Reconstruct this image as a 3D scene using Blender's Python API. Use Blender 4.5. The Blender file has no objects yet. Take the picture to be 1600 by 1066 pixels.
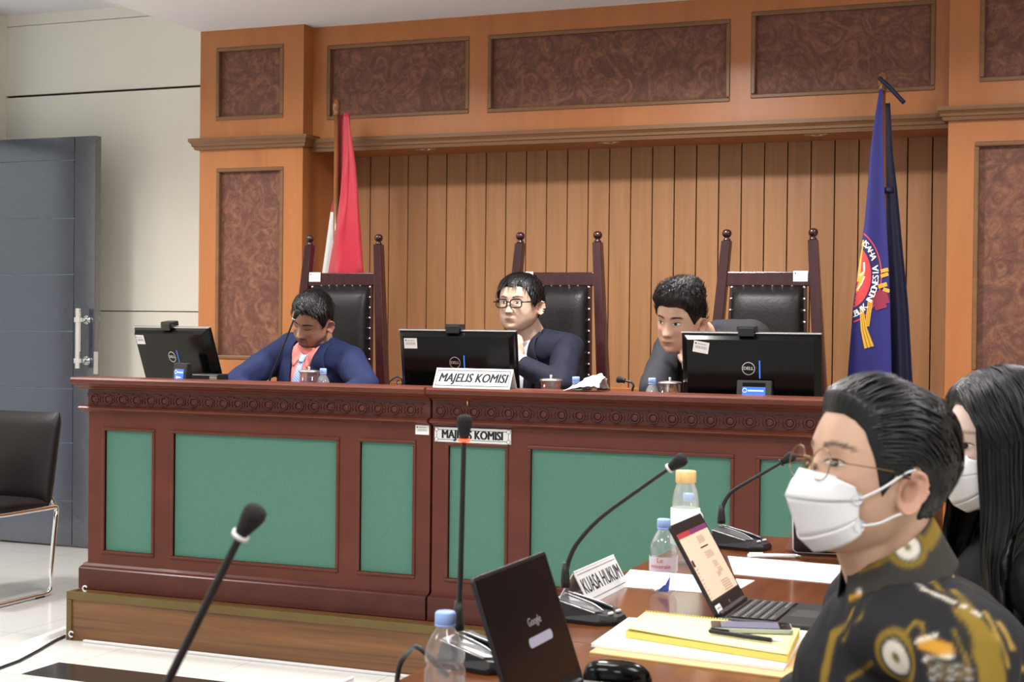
import bpy, bmesh, math, random
import numpy as np
from mathutils import Vector, Matrix, Euler
from mathutils.bvhtree import BVHTree
random.seed(7); RNG = np.random.RandomState(11)
SC = bpy.context.scene
SC.cycles.transparent_max_bounces = 40
COL = SC.collection
PI = math.pi
V = lambda *a: np.array(a, float)

# ------------------------------------------------------------------ camera
F_PX, YAW, PITCH, ROLL, CAM_D, CAM_H = 2358.6, 0.3877, 0.0115, 0.0109, 5.2303, 1.3373
_f = V(-math.sin(YAW)*math.cos(PITCH), math.cos(YAW)*math.cos(PITCH), -math.sin(PITCH))
_r = V(math.cos(YAW), math.sin(YAW), 0); _u = np.cross(_r, _f)
_c, _s = math.cos(ROLL), math.sin(ROLL)
_r, _u = _c*_r+_s*_u, -_s*_r+_c*_u
CAM = V(0, -CAM_D, CAM_H)
def P(px, py, x=None, y=None, z=None, d=None):
    """measured photo position -> point of the place on the given plane (or at depth d)"""
    q = _f+_r*(px-800)/F_PX-_u*(py-533)/F_PX
    if x is not None: t = (x-CAM[0])/q[0]
    elif y is not None: t = (y-CAM[1])/q[1]
    elif z is not None: t = (z-CAM[2])/q[2]
    else: t = d
    return CAM+q*t
cd = bpy.data.cameras.new('camera'); cam = bpy.data.objects.new('camera', cd); COL.objects.link(cam)
cam.matrix_world = Matrix(((_r[0], _u[0], -_f[0], CAM[0]), (_r[1], _u[1], -_f[1], CAM[1]), (_r[2], _u[2], -_f[2], CAM[2]), (0, 0, 0, 1)))
cd.sensor_width = 36; cd.lens = F_PX/1600*36; cd.clip_start = .05
cd.dof.use_dof = True; cd.dof.focus_distance = 6.2; cd.dof.aperture_fstop = 11
SC.camera = cam

# ------------------------------------------------------------------ materials
def S(r, g, b):
    f = lambda c: (c/255/12.92) if c/255 <= .04045 else ((c/255+.055)/1.055)**2.4
    return (f(r), f(g), f(b), 1)
def newmat(name):
    m = bpy.data.materials.new(name); m.use_nodes = True
    return m, m.node_tree, m.node_tree.nodes['Principled BSDF']
def N(nt, t, **kw):
    n = nt.nodes.new(t)
    for k, v in kw.items():
        if k in n.inputs: n.inputs[k].default_value = v
        else: setattr(n, k, v)
    return n
def pm(name, col, rough=.5, metal=0, spec=.5, bump=None, coat=0, trans=0, ior=1.45, emit=None, es=0, sheen=0, var=None):
    """plain principled, optional noise bump (scale,strength) and colour variation (scale,amount)"""
    m, nt, b = newmat(name); I = b.inputs
    I['Base Color'].default_value = col; I['Roughness'].default_value = rough; I['Metallic'].default_value = metal
    I['Specular IOR Level'].default_value = spec; I['Coat Weight'].default_value = coat; I['Transmission Weight'].default_value = trans
    I['IOR'].default_value = ior; I['Sheen Weight'].default_value = sheen
    if emit: I['Emission Color'].default_value = emit; I['Emission Strength'].default_value = es
    if bump or var: tc = N(nt, 'ShaderNodeTexCoord')
    if bump:
        n = N(nt, 'ShaderNodeTexNoise', Scale=bump[0], Detail=4.); nt.links.new(tc.outputs['Object'], n.inputs['Vector'])
        bp = N(nt, 'ShaderNodeBump', Strength=bump[1], Distance=.01); nt.links.new(n.outputs['Fac'], bp.inputs['Height'])
        nt.links.new(bp.outputs['Normal'], I['Normal'])
    if var:
        n = N(nt, 'ShaderNodeTexNoise', Scale=var[0], Detail=5.); nt.links.new(tc.outputs['Object'], n.inputs['Vector'])
        mx = N(nt, 'ShaderNodeMix', data_type='RGBA'); a = var[1]
        mx.inputs['A'].default_value = tuple(c*(1-a) for c in col[:3])+(1,); mx.inputs['B'].default_value = tuple(min(1, c*(1+a)) for c in col[:3])+(1,)
        nt.links.new(n.outputs['Fac'], mx.inputs['Factor']); nt.links.new(mx.outputs['Result'], I['Base Color'])
    return m
def wood(name, c1, c2, scale=(8, 8, .6), rough=.35, coat=.2, detail=6, spec=.4, dist=.6, bump=.05):
    m, nt, b = newmat(name)
    tc = N(nt, 'ShaderNodeTexCoord'); mp = N(nt, 'ShaderNodeMapping'); mp.inputs['Scale'].default_value = scale
    nt.links.new(tc.outputs['Object'], mp.inputs['Vector'])
    n = N(nt, 'ShaderNodeTexNoise', Scale=3., Detail=float(detail), Roughness=.6, Distortion=dist); nt.links.new(mp.outputs['Vector'], n.inputs['Vector'])
    cr = N(nt, 'ShaderNodeValToRGB'); nt.links.new(n.outputs['Fac'], cr.inputs['Fac'])
    cr.color_ramp.elements[0].position = .3; cr.color_ramp.elements[0].color = c1
    cr.color_ramp.elements[1].position = .7; cr.color_ramp.elements[1].color = c2
    nt.links.new(cr.outputs['Color'], b.inputs['Base Color'])
    b.inputs['Roughness'].default_value = rough; b.inputs['Coat Weight'].default_value = coat; b.inputs['Coat Roughness'].default_value = .2
    b.inputs['Specular IOR Level'].default_value = spec
    if bump:
        bp = N(nt, 'ShaderNodeBump', Strength=bump, Distance=.003); nt.links.new(n.outputs['Fac'], bp.inputs['Height']); nt.links.new(bp.outputs['Normal'], b.inputs['Normal'])
    return m
def glass(name, tint=(1, 1, 1, 1), rough=.02, mixf=.12, cap=.45, milk=0.):
    """thin clear shell: mostly see-through with glossy highlights, optionally a little milky"""
    m, nt, b = newmat(name); nt.nodes.remove(b); out = nt.nodes['Material Output']
    t = N(nt, 'ShaderNodeBsdfTransparent', Color=tint); g = N(nt, 'ShaderNodeBsdfGlossy', Roughness=rough)
    lw = N(nt, 'ShaderNodeLayerWeight', Blend=.35); mr = N(nt, 'ShaderNodeMapRange')
    mr.inputs['To Min'].default_value = mixf*.5; mr.inputs['To Max'].default_value = min(cap, mixf*5)
    nt.links.new(lw.outputs['Fresnel'], mr.inputs['Value'])
    mx = N(nt, 'ShaderNodeMixShader'); nt.links.new(mr.outputs['Result'], mx.inputs['Fac'])
    src = t
    if milk:
        d = N(nt, 'ShaderNodeBsdfDiffuse', Color=(.9, .91, .93, 1)); tl = N(nt, 'ShaderNodeBsdfTranslucent', Color=(.9, .91, .93, 1)); m1 = N(nt, 'ShaderNodeMixShader', Fac=.5); nt.links.new(d.outputs[0], m1.inputs[1]); nt.links.new(tl.outputs[0], m1.inputs[2])
        src = N(nt, 'ShaderNodeMixShader', Fac=milk); nt.links.new(t.outputs[0], src.inputs[1]); nt.links.new(m1.outputs[0], src.inputs[2])
    nt.links.new(src.outputs[0], mx.inputs[1]); nt.links.new(g.outputs[0], mx.inputs[2]); nt.links.new(mx.outputs[0], out.inputs['Surface'])
    return m
M = {}
M['column_wood'] = wood('honey wood veneer', S(168, 103, 55), S(181, 115, 64), (3, 3, .35), rough=.38, coat=.25, bump=.02)
M['board_wood'] = wood('wall board wood', S(160, 112, 72), S(180, 130, 88), (6, 6, .35), rough=.5, coat=.05, bump=.03)
M['moulding_wood'] = wood('moulding wood', S(112, 76, 46), S(130, 91, 58), (.4, 8, 8), rough=.4)
M['groove'] = pm('dark groove', S(48, 28, 16), .8)
M['mahogany'] = wood('mahogany', S(86, 41, 30), S(102, 51, 38), (1.2, 5, 2.), rough=.36, spec=.25, coat=.1, bump=.02)
M['mahogany_dark'] = wood('dark mahogany', S(76, 36, 32), S(90, 45, 39), (1.2, 5, 2.), rough=.38, spec=.25, coat=.1, bump=.02)
M['laminate'] = wood('walnut laminate', S(82, 52, 28), S(136, 92, 54), (.22, 2, 9), rough=.35, coat=.15, detail=4, bump=0)
M['chair_wood'] = wood('chair wood', S(42, 15, 17), S(56, 21, 24), (6, 6, .8), rough=.25, coat=.3, bump=.01)
M['table_wood'] = wood('table wood', S(92, 48, 20), S(122, 68, 32), (6, .5, 3), rough=.16, coat=.5, bump=0)
M['bamboo'] = wood('bamboo', S(222, 180, 112), S(238, 200, 138), (14, 14, 1), rough=.5, coat=0)
M['trim_metal'] = pm('brown anodised trim', S(104, 86, 48), .42, .25, var=(9, .18))
M['leather'] = pm('black leather', S(22, 20, 20), .46, 0, .32, bump=(90, .12))
M['black'] = pm('black plastic', S(24, 24, 26), .42)
M['black_gloss'] = pm('glossy black plastic', S(9, 9, 10), .14, spec=.25)
M['black_soft'] = pm('black foam', S(20, 20, 21), .8, bump=(400, .3))
M['grey_plastic'] = pm('grey plastic', S(92, 93, 95), .35, .3)
M['dark_grey'] = pm('dark grey plastic', S(58, 59, 61), .4, .1)
M['silver'] = pm('silver', S(205, 206, 208), .25, .9)
M['chrome'] = pm('chrome', S(225, 225, 228), .08, 1)
M['nail'] = pm('nickel nail', S(222, 216, 205), .2, .9)
M['white'] = pm('white plastic', S(222, 222, 223), .4)
M['paper'] = pm('white paper', S(244, 244, 246), .8)
M['label'] = pm('label paper', S(238, 238, 236), .7)
M['ink'] = pm('black ink', S(16, 18, 28), .6)
M['ink_grey'] = pm('grey print', S(150, 150, 152), .7)
M['ink_pale'] = pm('pale print', S(196, 190, 184), .7)
M['yellow_paper'] = pm('yellow pad paper', S(238, 230, 168), .8)
M['yellow_edge'] = pm('pad edge', S(222, 204, 104), .8)
M['manila'] = pm('manila paper', S(226, 184, 126), .75)
M['blue_cap'] = pm('pale blue cap', S(150, 180, 240), .4)
M['red_cloth'] = pm('red satin', S(176, 20, 44), .5, sheen=.3)
M['red_shaded'] = pm('shaded red satin', S(150, 24, 42), .5, sheen=.2)  # same red satin with shade put into the colour, for the back fold
M['white_cloth'] = pm('white satin', S(212, 208, 206), .55)
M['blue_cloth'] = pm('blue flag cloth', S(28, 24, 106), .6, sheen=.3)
M['navy_and_shaded_blue'] = pm('navy and shaded blue cloth', S(15, 14, 50), .6)  # blue cloth with shade painted in for the back fold; also ribbon and ring
M['gold'] = pm('gold thread', S(226, 172, 52), .5)
M['maroon'] = pm('maroon thread', S(140, 42, 66), .6)
M['emblem_red'] = pm('emblem red', S(214, 66, 70), .6)
M['emblem_navy'] = pm('emblem navy', S(40, 36, 92), .6)
M['thread_white'] = pm('white thread', S(235, 232, 230), .6)
M['pole_wood'] = wood('varnished pole', S(112, 66, 30), S(142, 88, 44), (20, 20, 1), rough=.25, coat=.4)
M['glass'] = glass('clear glass')
M['bottle'] = glass('clear bottle', (.985, .988, .995, 1), .06, .1, .4, .08)
M['frost'] = glass('frosted clear bottle', (.95, .965, .97, 1), .15, .12, .4, .2)
M['lens'] = glass('spectacle lens', (.98, .985, .985, 1), .02, .03)
M['ceramic'] = pm('white cup', S(220, 216, 210), .2, coat=.4)
M['water'] = glass('water', (.975, .98, .985, 1), .02, .0001)
M['screen_blue'] = pm('lit blue screen', S(40, 90, 200), .3, emit=S(66, 120, 235), es=.75)
M['screen_text'] = pm('lit white text', S(220, 230, 250), .3, emit=S(205, 220, 250), es=.8)
M['red_led'] = pm('lit red ring', S(255, 60, 40), .4, emit=S(255, 60, 36), es=4)
M['eye_white'] = pm('eye white', S(206, 196, 188), .25)
M['iris'] = pm('dark iris', S(26, 18, 15), .12)
M['lash'] = pm('lash line', S(32, 23, 20), .7)
M['hair'] = pm('black hair', S(15, 14, 14), .42, spec=.4)
M['hair_gloss'] = pm('glossy black hair', S(12, 11, 12), .4, spec=.42)
M['frame_black'] = pm('black frame', S(22, 18, 18), .3)
M['frame_gold'] = pm('gold wire', S(140, 116, 84), .25, .85)
M['mask'] = pm('white mask fabric', S(224, 224, 226), .85)
# burl panel with swirling figure
def burl():
    m, nt, b = newmat('burl panel'); tc = N(nt, 'ShaderNodeTexCoord')
    n1 = N(nt, 'ShaderNodeTexNoise', Scale=10., Detail=4., Distortion=2.6, Roughness=.62); n2 = N(nt, 'ShaderNodeTexNoise', Scale=26., Detail=4., Distortion=2.2)
    for n in (n1, n2): nt.links.new(tc.outputs['Object'], n.inputs['Vector'])
    mth = N(nt, 'ShaderNodeMath', operation='MULTIPLY_ADD'); nt.links.new(n2.outputs['Fac'], mth.inputs[0]); mth.inputs[1].default_value = .35
    nt.links.new(n1.outputs['Fac'], mth.inputs[2])
    cr = N(nt, 'ShaderNodeValToRGB'); nt.links.new(mth.outputs[0], cr.inputs['Fac']); e = cr.color_ramp.elements
    e[0].position = .45; e[0].color = S(92, 60, 51); e[1].position = .9; e[1].color = S(142, 98, 74)
    k = cr.color_ramp.elements.new(.62); k.color = S(106, 69, 57); k = cr.color_ramp.elements.new(.72); k.color = S(121, 80, 63)
    nt.links.new(cr.outputs['Color'], b.inputs['Base Color']); b.inputs['Roughness'].default_value = .55; b.inputs['Specular IOR Level'].default_value = .3
    return m
M['burl'] = burl()
def fabric(name, c, scale=320, rough=.9, amt=.16):
    m, nt, b = newmat(name); tc = N(nt, 'ShaderNodeTexCoord')
    n = N(nt, 'ShaderNodeTexNoise', Scale=float(scale), Detail=2.); nt.links.new(tc.outputs['Object'], n.inputs['Vector'])
    mx = N(nt, 'ShaderNodeMix', data_type='RGBA'); mx.inputs['A'].default_value = tuple(v*(1-amt) for v in c[:3])+(1,); mx.inputs['B'].default_value = tuple(min(1, v*(1+amt)) for v in c[:3])+(1,)
    nt.links.new(n.outputs['Fac'], mx.inputs['Factor']); nt.links.new(mx.outputs['Result'], b.inputs['Base Color'])
    bp = N(nt, 'ShaderNodeBump', Strength=.12, Distance=.002); nt.links.new(n.outputs['Fac'], bp.inputs['Height']); nt.links.new(bp.outputs['Normal'], b.inputs['Normal'])
    b.inputs['Roughness'].default_value = rough; b.inputs['Specular IOR Level'].default_value = .2
    return m
M['green_felt'] = fabric('green fabric', S(86, 128, 112), 260)
M['suit_blue'] = fabric('blue suiting', S(33, 41, 76), 500, .8, .08)
M['suit_navy'] = fabric('navy suiting', S(25, 27, 42), 500, .75, .08)
M['suit_grey'] = fabric('charcoal suiting', S(46, 46, 50), 500, .8, .08)
M['suit_black'] = fabric('black suiting', S(17, 18, 22), 500, .7, .08)
M['shirt_pink'] = pm('pink shirt', S(236, 138, 132), .8)
M['shirt_white'] = pm('white shirt', S(226, 222, 228), .8)
M['shirt_dark'] = pm('dark shirt', S(30, 32, 44), .8)
M['lanyard'] = pm('blue lanyard', S(50, 78, 180), .6)
M['wall_white'] = pm('cream wall panel', S(240, 236, 223), .6, var=(3, .03))
M['ceiling_white'] = pm('white ceiling paint', S(238, 239, 242), .9)
M['bag'] = pm('black bag cloth', S(24, 24, 26), .75, bump=(120, .2))
M['tablet_screen'] = pm('black tablet glass', S(16, 17, 24), .15)
M['case'] = pm('rose tablet case', S(150, 110, 100), .5)
def tie_mat():
    m, nt, b = newmat('blue striped tie'); tc = N(nt, 'ShaderNodeTexCoord')
    w = N(nt, 'ShaderNodeTexWave', Scale=46.); w.bands_direction = 'DIAGONAL'; nt.links.new(tc.outputs['Object'], w.inputs['Vector'])
    cr = N(nt, 'ShaderNodeValToRGB'); nt.links.new(w.outputs['Fac'], cr.inputs['Fac']); e = cr.color_ramp.elements
    e[0].position = .1; e[0].color = S(120, 130, 176); e[1].position = .3; e[1].color = S(178, 198, 232)
    nt.links.new(cr.outputs['Color'], b.inputs['Base Color']); b.inputs['Roughness'].default_value = .5
    return m
M['tie'] = tie_mat()
def floor_mat():
    m, nt, b = newmat('white glazed floor tile'); tc = N(nt, 'ShaderNodeTexCoord')
    mp = N(nt, 'ShaderNodeMapping'); mp.inputs['Location'].default_value = (.17, .1, 0); nt.links.new(tc.outputs['Object'], mp.inputs['Vector'])
    br = N(nt, 'ShaderNodeTexBrick', offset=0., squash=1., Scale=1.)
    for k, v in {'Color1': S(204, 203, 199), 'Color2': S(199, 198, 194), 'Mortar': S(168, 165, 158), 'Mortar Size': .0022, 'Mortar Smooth': .1, 'Brick Width': .6, 'Row Height': .6}.items(): br.inputs[k].default_value = v
    nt.links.new(mp.outputs['Vector'], br.inputs['Vector']); nt.links.new(br.outputs['Color'], b.inputs['Base Color'])
    b.inputs['Roughness'].default_value = .16; b.inputs['Specular IOR Level'].default_value = .5
    return m
M['floor'] = floor_mat()
M['floor_dark'] = pm('dark floor tile', S(42, 38, 38), .15, var=(12, .2))
def door_mat():
    m, nt, b = newmat('dark door lacquer'); tc = N(nt, 'ShaderNodeTexCoord')
    n = N(nt, 'ShaderNodeTexNoise', Scale=3., Detail=5.); nt.links.new(tc.outputs['Object'], n.inputs['Vector'])
    mr = N(nt, 'ShaderNodeMapRange'); mr.inputs['To Min'].default_value = .2; mr.inputs['To Max'].default_value = .34
    nt.links.new(n.outputs['Fac'], mr.inputs['Value']); nt.links.new(mr.outputs['Result'], b.inputs['Roughness'])
    b.inputs['Base Color'].default_value = S(44, 47, 60); b.inputs['Specular IOR Level'].default_value = 1.; b.inputs['Coat Weight'].default_value = 1.; b.inputs['Coat Roughness'].default_value = .12; b.inputs['Coat IOR'].default_value = 1.7
    return m
M['door'] = door_mat()
M['door_groove'] = pm('pale door groove', S(120, 128, 146), .5)

# ------------------------------------------------------------------ mesh builder
class MB:
    def __init__(self): self.v = []; self.f = []; self.m = []; self.s = []
    def add(self, vs, fs, mi=0, smooth=False):
        o = len(self.v); self.v += [tuple(map(float, p)) for p in vs]
        for f in fs: self.f.append(tuple(i+o for i in f)); self.m.append(mi); self.s.append(smooth)
        return self
    def box(self, x0, x1, y0, y1, z0, z1, mi=0, T=None):
        vs = [V(x, y, z) for x in (x0, x1) for y in (y0, y1) for z in (z0, z1)]
        if T is not None: vs = [np.array(T @ Vector(p)) for p in vs]
        return self.add(vs, [(0, 1, 3, 2), (4, 6, 7, 5), (0, 4, 5, 1), (2, 3, 7, 6), (0, 2, 6, 4), (1, 5, 7, 3)], mi)
    def hexa(self, b4, t4, mi=0):
        return self.add(list(b4)+list(t4), [(3, 2, 1, 0), (4, 5, 6, 7), (0, 1, 5, 4), (1, 2, 6, 5), (2, 3, 7, 6), (3, 0, 4, 7)], mi)
    def grid(self, pts, cu=False, cv=False, mi=0, smooth=True):
        """pts[i][j]; cu closes i, cv closes j"""
        nu, nv = len(pts), len(pts[0]); vs = [p for r in pts for p in r]; fs = []
        for i in range(nu if cu else nu-1):
            for j in range(nv if cv else nv-1):
                a, b = i*nv+j, i*nv+(j+1) % nv; c, d = ((i+1) % nu)*nv+(j+1) % nv, ((i+1) % nu)*nv+j
                fs.append((a, b, c, d))
        return self.add(vs, fs, mi, smooth)
    def tube(self, pts, r, n=10, mi=0, caps=True, smooth=True):
        pts = [V(*p) for p in pts]; k = len(pts); rs = r if hasattr(r, '__len__') else [r]*k
        t = [pts[min(i+1, k-1)]-pts[max(i-1, 0)] for i in range(k)]; t = [q/(np.linalg.norm(q)+1e-12) for q in t]
        ref = V(0, 0, 1) if abs(t[0][2]) < .9 else V(1, 0, 0)
        a = np.cross(t[0], ref); a /= np.linalg.norm(a); rings = []
        for i in range(k):
            a = a-t[i]*(a@t[i]); a /= np.linalg.norm(a)+1e-12; b = np.cross(t[i], a)
            rings.append([pts[i]+rs[i]*(math.cos(2*PI*j/n)*a+math.sin(2*PI*j/n)*b) for j in range(n)])
        o = len(self.v); self.grid(rings, cv=True, mi=mi, smooth=smooth)
        if caps:
            self.f.append(tuple(o+j for j in range(n))[::-1]); self.f.append(tuple(o+(k-1)*n+j for j in range(n))); self.m += [mi, mi]; self.s += [False, False]
        return self
    def lathe(self, prof, c=(0, 0, 0), n=24, mi=0, T=None, smooth=True):
        """prof = [(r,z)...] around local z"""
        rings = []
        for r, z in prof:
            ring = [V(r*math.cos(2*PI*j/n), r*math.sin(2*PI*j/n), z) for j in range(n)]
            if T is not None: ring = [np.array(T @ Vector(p)) for p in ring]
            rings.append([p+V(*c) for p in ring])
        return self.grid(rings, cv=True, mi=mi, smooth=smooth)
    def ball(self, c, r, mi=0, nu=16, nv=12, T=None):
        rr = r if hasattr(r, '__len__') else (r, r, r); rows = []
        for i in range(nv+1):
            th = PI*i/nv; row = []
            for j in range(nu):
                ph = 2*PI*j/nu; p = V(rr[0]*math.sin(th)*math.cos(ph), rr[1]*math.sin(th)*math.sin(ph), rr[2]*math.cos(th))
                if T is not None: p = np.array(T.to_3x3() @ Vector(p))
                row.append(p+V(*c))
            rows.append(row)
        return self.grid(rows, cv=True, mi=mi)
    def capsule(self, a, b, ra, rb, n=20, mi=0):
        a, b = V(*a), V(*b); L = np.linalg.norm(b-a); d = (b-a)/L; pts = []; rs = []
        for t in np.linspace(-PI/2, 0, 6): pts.append(a+d*ra*math.sin(t)); rs.append(max(ra*math.cos(t), 1e-4))
        for t in np.linspace(.1, .9, 5): pts.append(a+d*L*t); rs.append(ra+(rb-ra)*t)
        for t in np.linspace(0, PI/2, 6): pts.append(b+d*rb*math.sin(t)); rs.append(max(rb*math.cos(t), 1e-4))
        return self.tube(pts, rs, n, mi)
    def prism(self, poly, z0, z1, T=None, mi=0):
        n = len(poly); vs = [V(p[0], p[1], z) for z in (z0, z1) for p in poly]
        if T is not None: vs = [np.array(T @ Vector(p)) for p in vs]
        return self.add(vs, [tuple(range(n))[::-1], tuple(range(n, 2*n))]+[(i, (i+1) % n, n+(i+1) % n, n+i) for i in range(n)], mi)
    def extx(self, prof, x0, x1, mi=0, smooth=False):
        """profile [(y,z)] swept along x"""
        n = len(prof); vs = [V(x, p[0], p[1]) for x in (x0, x1) for p in prof]
        return self.add(vs, [tuple(range(n)), tuple(range(n, 2*n))[::-1]]+[(i, n+i, n+(i+1) % n, (i+1) % n) for i in range(n)], mi, smooth)
    def xf(self, T):
        self.v = [tuple(T @ Vector(p)) for p in self.v]; return self
    def build(self, name, mats, parent=None, bevel=0, seg=2, sub=0, solid=0, fix=True):
        me = bpy.data.meshes.new(name); me.from_pydata(self.v, [], self.f)
        for m in (mats if isinstance(mats, (list, tuple)) else [mats]): me.materials.append(M[m] if isinstance(m, str) else m)
        me.polygons.foreach_set('material_index', self.m); me.polygons.foreach_set('use_smooth', self.s); me.update()
        if fix:
            bm = bmesh.new(); bm.from_mesh(me); bmesh.ops.recalc_face_normals(bm, faces=bm.faces); bm.to_mesh(me); bm.free()
        return link(name, me, parent, bevel, seg, sub, solid)
def link(name, me, parent=None, bevel=0, seg=2, sub=0, solid=0):
    o = bpy.data.objects.new(name, me); COL.objects.link(o)
    if parent is not None: o.parent = parent
    if solid: md = o.modifiers.new('thickness', 'SOLIDIFY'); md.thickness = solid; md.offset = 1
    if bevel:
        md = o.modifiers.new('bevel', 'BEVEL'); md.width = bevel; md.segments = seg; md.limit_method = 'ANGLE'; md.angle_limit = math.radians(40)
    if sub: md = o.modifiers.new('subsurf', 'SUBSURF'); md.levels = md.render_levels = sub
    return o
def tag(o, label=None, cat=None, group=None, kind=None):
    if label: o['label'] = label
    if cat: o['category'] = cat
    if group: o['group'] = group
    if kind: o['kind'] = kind
    return o
def thing(name, label, cat, loc=(0, 0, 0), rz=0, group=None, kind=None):
    o = bpy.data.objects.new(name, None); COL.objects.link(o); o.empty_display_size = .05
    o.location = tuple(map(float, loc)); o.rotation_euler = (0, 0, rz)
    return tag(o, label, cat, group, kind)
def struct(o, label=None): o['kind'] = 'structure'; return tag(o, label, 'structure') if label else o
def copy_tree(o, parent=None):
    c = o.copy(); COL.objects.link(c)
    if parent is not None: c.parent = parent
    for ch in list(o.children): copy_tree(ch, c)
    return c
def text_mesh(txt, size, sx=1.0, depth=0, bold=0, shear=0, spacing=1.0):
    """returns verts (x,y), faces of lettering centred on the origin"""
    cu = bpy.data.curves.new('t', 'FONT'); cu.body = txt; cu.size = size; cu.align_x = 'CENTER'; cu.align_y = 'CENTER'; cu.offset = bold; cu.shear = shear; cu.space_character = spacing; cu.resolution_u = 3
    o = bpy.data.objects.new('t', cu); COL.objects.link(o); dg = bpy.context.evaluated_depsgraph_get(); dg.update()
    me = bpy.data.meshes.new_from_object(o.evaluated_get(dg)); vs = [(v.co.x*sx, v.co.y) for v in me.vertices]; fs = [tuple(p.vertices) for p in me.polygons]
    bpy.data.objects.remove(o); bpy.data.curves.remove(cu); bpy.data.meshes.remove(me)
    return vs, fs
def frame(o, x, y):
    """4x4 with columns x, y, x cross y at origin o"""
    x = Vector(x).normalized(); y = Vector(y); y = (y-x*y.dot(x)).normalized(); z = x.cross(y)
    return Matrix(((x[0], y[0], z[0], o[0]), (x[1], y[1], z[1], o[1]), (x[2], y[2], z[2], o[2]), (0, 0, 0, 1)))
def put_text(mb, txt, size, T, h=.0008, mi=0, **kw):
    b = kw.pop('bold', 0); vs, fs = text_mesh(txt, size, **kw)
    for k, o in enumerate((0,) if not b else (0, -b, b, -b*.5, b*.5)): mb.add([np.array(T @ Vector((x+o, y+(b*.4 if k > 2 else 0), h+k*2e-5))) for x, y in vs], fs, mi)
    return mb
def put_rect(mb, x0, x1, y0, y1, T, h=.0005, mi=0):
    mb.add([np.array(T @ Vector((x, y, h))) for x, y in ((x0, y0), (x1, y0), (x1, y1), (x0, y1))], [(0, 1, 2, 3)], mi); return mb
def put_frame(mb, x0, x1, y0, y1, w, T, h=.0006, mi=0):
    for a in ((x0, x1, y0, y0+w), (x0, x1, y1-w, y1), (x0, x0+w, y0+w, y1-w), (x1-w, x1, y0+w, y1-w)): put_rect(mb, *a, T, h, mi)
    return mb
# ------------------------------------------------------------------ the room
XL, XR, YB, YF = -6.5, 2.6, 2.3, -8.0
struct(MB().box(XL-.2, XR, YF, YB+.2, -.1, 0).build('floor', 'floor'))
a, b = P(92, 1035.6, z=0), P(37, 1053, z=0)
struct(MB().box(a[0], XR-.02, b[1]-.01, a[1], 0, .0012).build('trim_1', 'floor_dark'))
struct(MB().box(-4.6, XR, YF, 1.72, 2.875, 3.3).build('ceiling', 'ceiling_white'))
struct(MB().box(XL-.2, -4.6, YF, YB+.2, 3.22, 3.3).build('ceiling_recess', 'ceiling_white'))
struct(MB().box(XR, XR+.1, YF, YB+.2, 0, 3.3).build('wall_right', 'wall_white'))
w = MB()
for z0, z1 in ((0, 1.384), (1.39, 2.708), (2.722, 3.148), (3.152, 3.3)): w.box(XL, -4.56, YB, YB+.06, z0, z1)
w.box(XL-.2, -.6, YB+.05, YB+.2, 0, 3.3, 0)
w.box(XL, -4.56, YB+.02, YB+.055, 2.708, 2.722, 1); w.box(XL, -4.56, YB+.01, YB+.055, 1.384, 1.39, 1)
struct(w.build('wall_rear', ['wall_white', 'groove']))
w = MB()   # left wall with the doorway
w.box(XL-.2, XL, 2.16, YB+.05, 0, 3.3).box(XL-.2, XL, YF, .85, 0, 3.3).box(XL-.2, XL, .85, 2.16, 3.16, 3.3)
struct(w.build('wall_left', 'wall_white'))
w = MB()
w.box(XL-.12, XL+.035, 2.1, 2.2, 0, 3.18).box(XL-.12, XL+.035, .83, .9, 0, 3.18).box(XL-.12, XL+.035, .9, 2.1, 3.1, 3.18).box(XL-.12, XL+.035, .9, 2.1, 2.42, 2.5)
struct(w.build('trim_2', 'door', bevel=.004))
# opened door leaf, parallel to the rear wall
DX1 = P(150, 216, y=1.955)[0]; DX0 = DX1-1.0; DZ = P(60, 216, y=1.955)[2]; gx = P(115.5, 400, y=1.955)[0]
door = thing('door_1', 'dark lacquered door leaf standing open against the cream wall', 'door', (DX0, 1.955, 0), kind='structure')
lw = DX1-DX0
d = MB().box(0, lw, .006, .05, .012, DZ)
zs = [P(60, q, y=1.955)[2] for q in (252, 342, 429, 517, 606, 690, 780)]
edges = [.012]+sorted(zs)+[DZ]; gxl = gx-DX0
for k in range(len(edges)-1):
    lo, hi = edges[k]+(.0025 if k else 0), edges[k+1]-(.0025 if k < len(edges)-2 else 0)
    d.box(0, gxl-.003, 0, .008, lo, hi)
d.box(gxl+.003, lw, 0, .008, .012, DZ)
d.build('door_leaf', 'door', door, bevel=.0015)
g = MB()
for z in zs: g.box(0, gxl-.003, .004, .0062, z-.0022, z+.0022)
g.build('groove', 'door_groove', door)
h = MB(); hx = P(124, 520, y=1.90)[0]-DX0; z0, z1 = P(124, 576, y=1.9)[2], P(127, 482, y=1.9)[2]
h.box(hx-.014, hx+.014, -.075, -.05, z0, z1)
for q in (500, 564):
    z = P(130, q, y=1.9)[2]; h.tube([(hx+.012, 0, z), (hx+.012, -.05, z)], .014, 14); h.tube([(hx+.012, -.006, z), (hx+.012, -.002, z)], .026, 16)
    h.box(hx-.02, hx+.02, -.08, -.045, z-.014, z+.014)
h.build('handle', 'chrome', door, bevel=.002)
zl = P(149, 566, y=1.955)[2]
MB().box(lw-.002, lw+.004, -.004, .03, zl-.07, zl+.06).build('lock_plate', 'silver', door, bevel=.001)
zk = P(133, 596, y=1.93)[2]; kx = P(133, 596, y=1.93)[0]-DX0
MB().lathe([(0, -.03), (.02, -.028), (.026, -.015), (.02, -.004), (.02, 0), (0, 0)], (kx, 0, zk), 18, T=Matrix.Rotation(-PI/2, 4, 'X').to_4x4()).build('door_knob', 'white', door)

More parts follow.
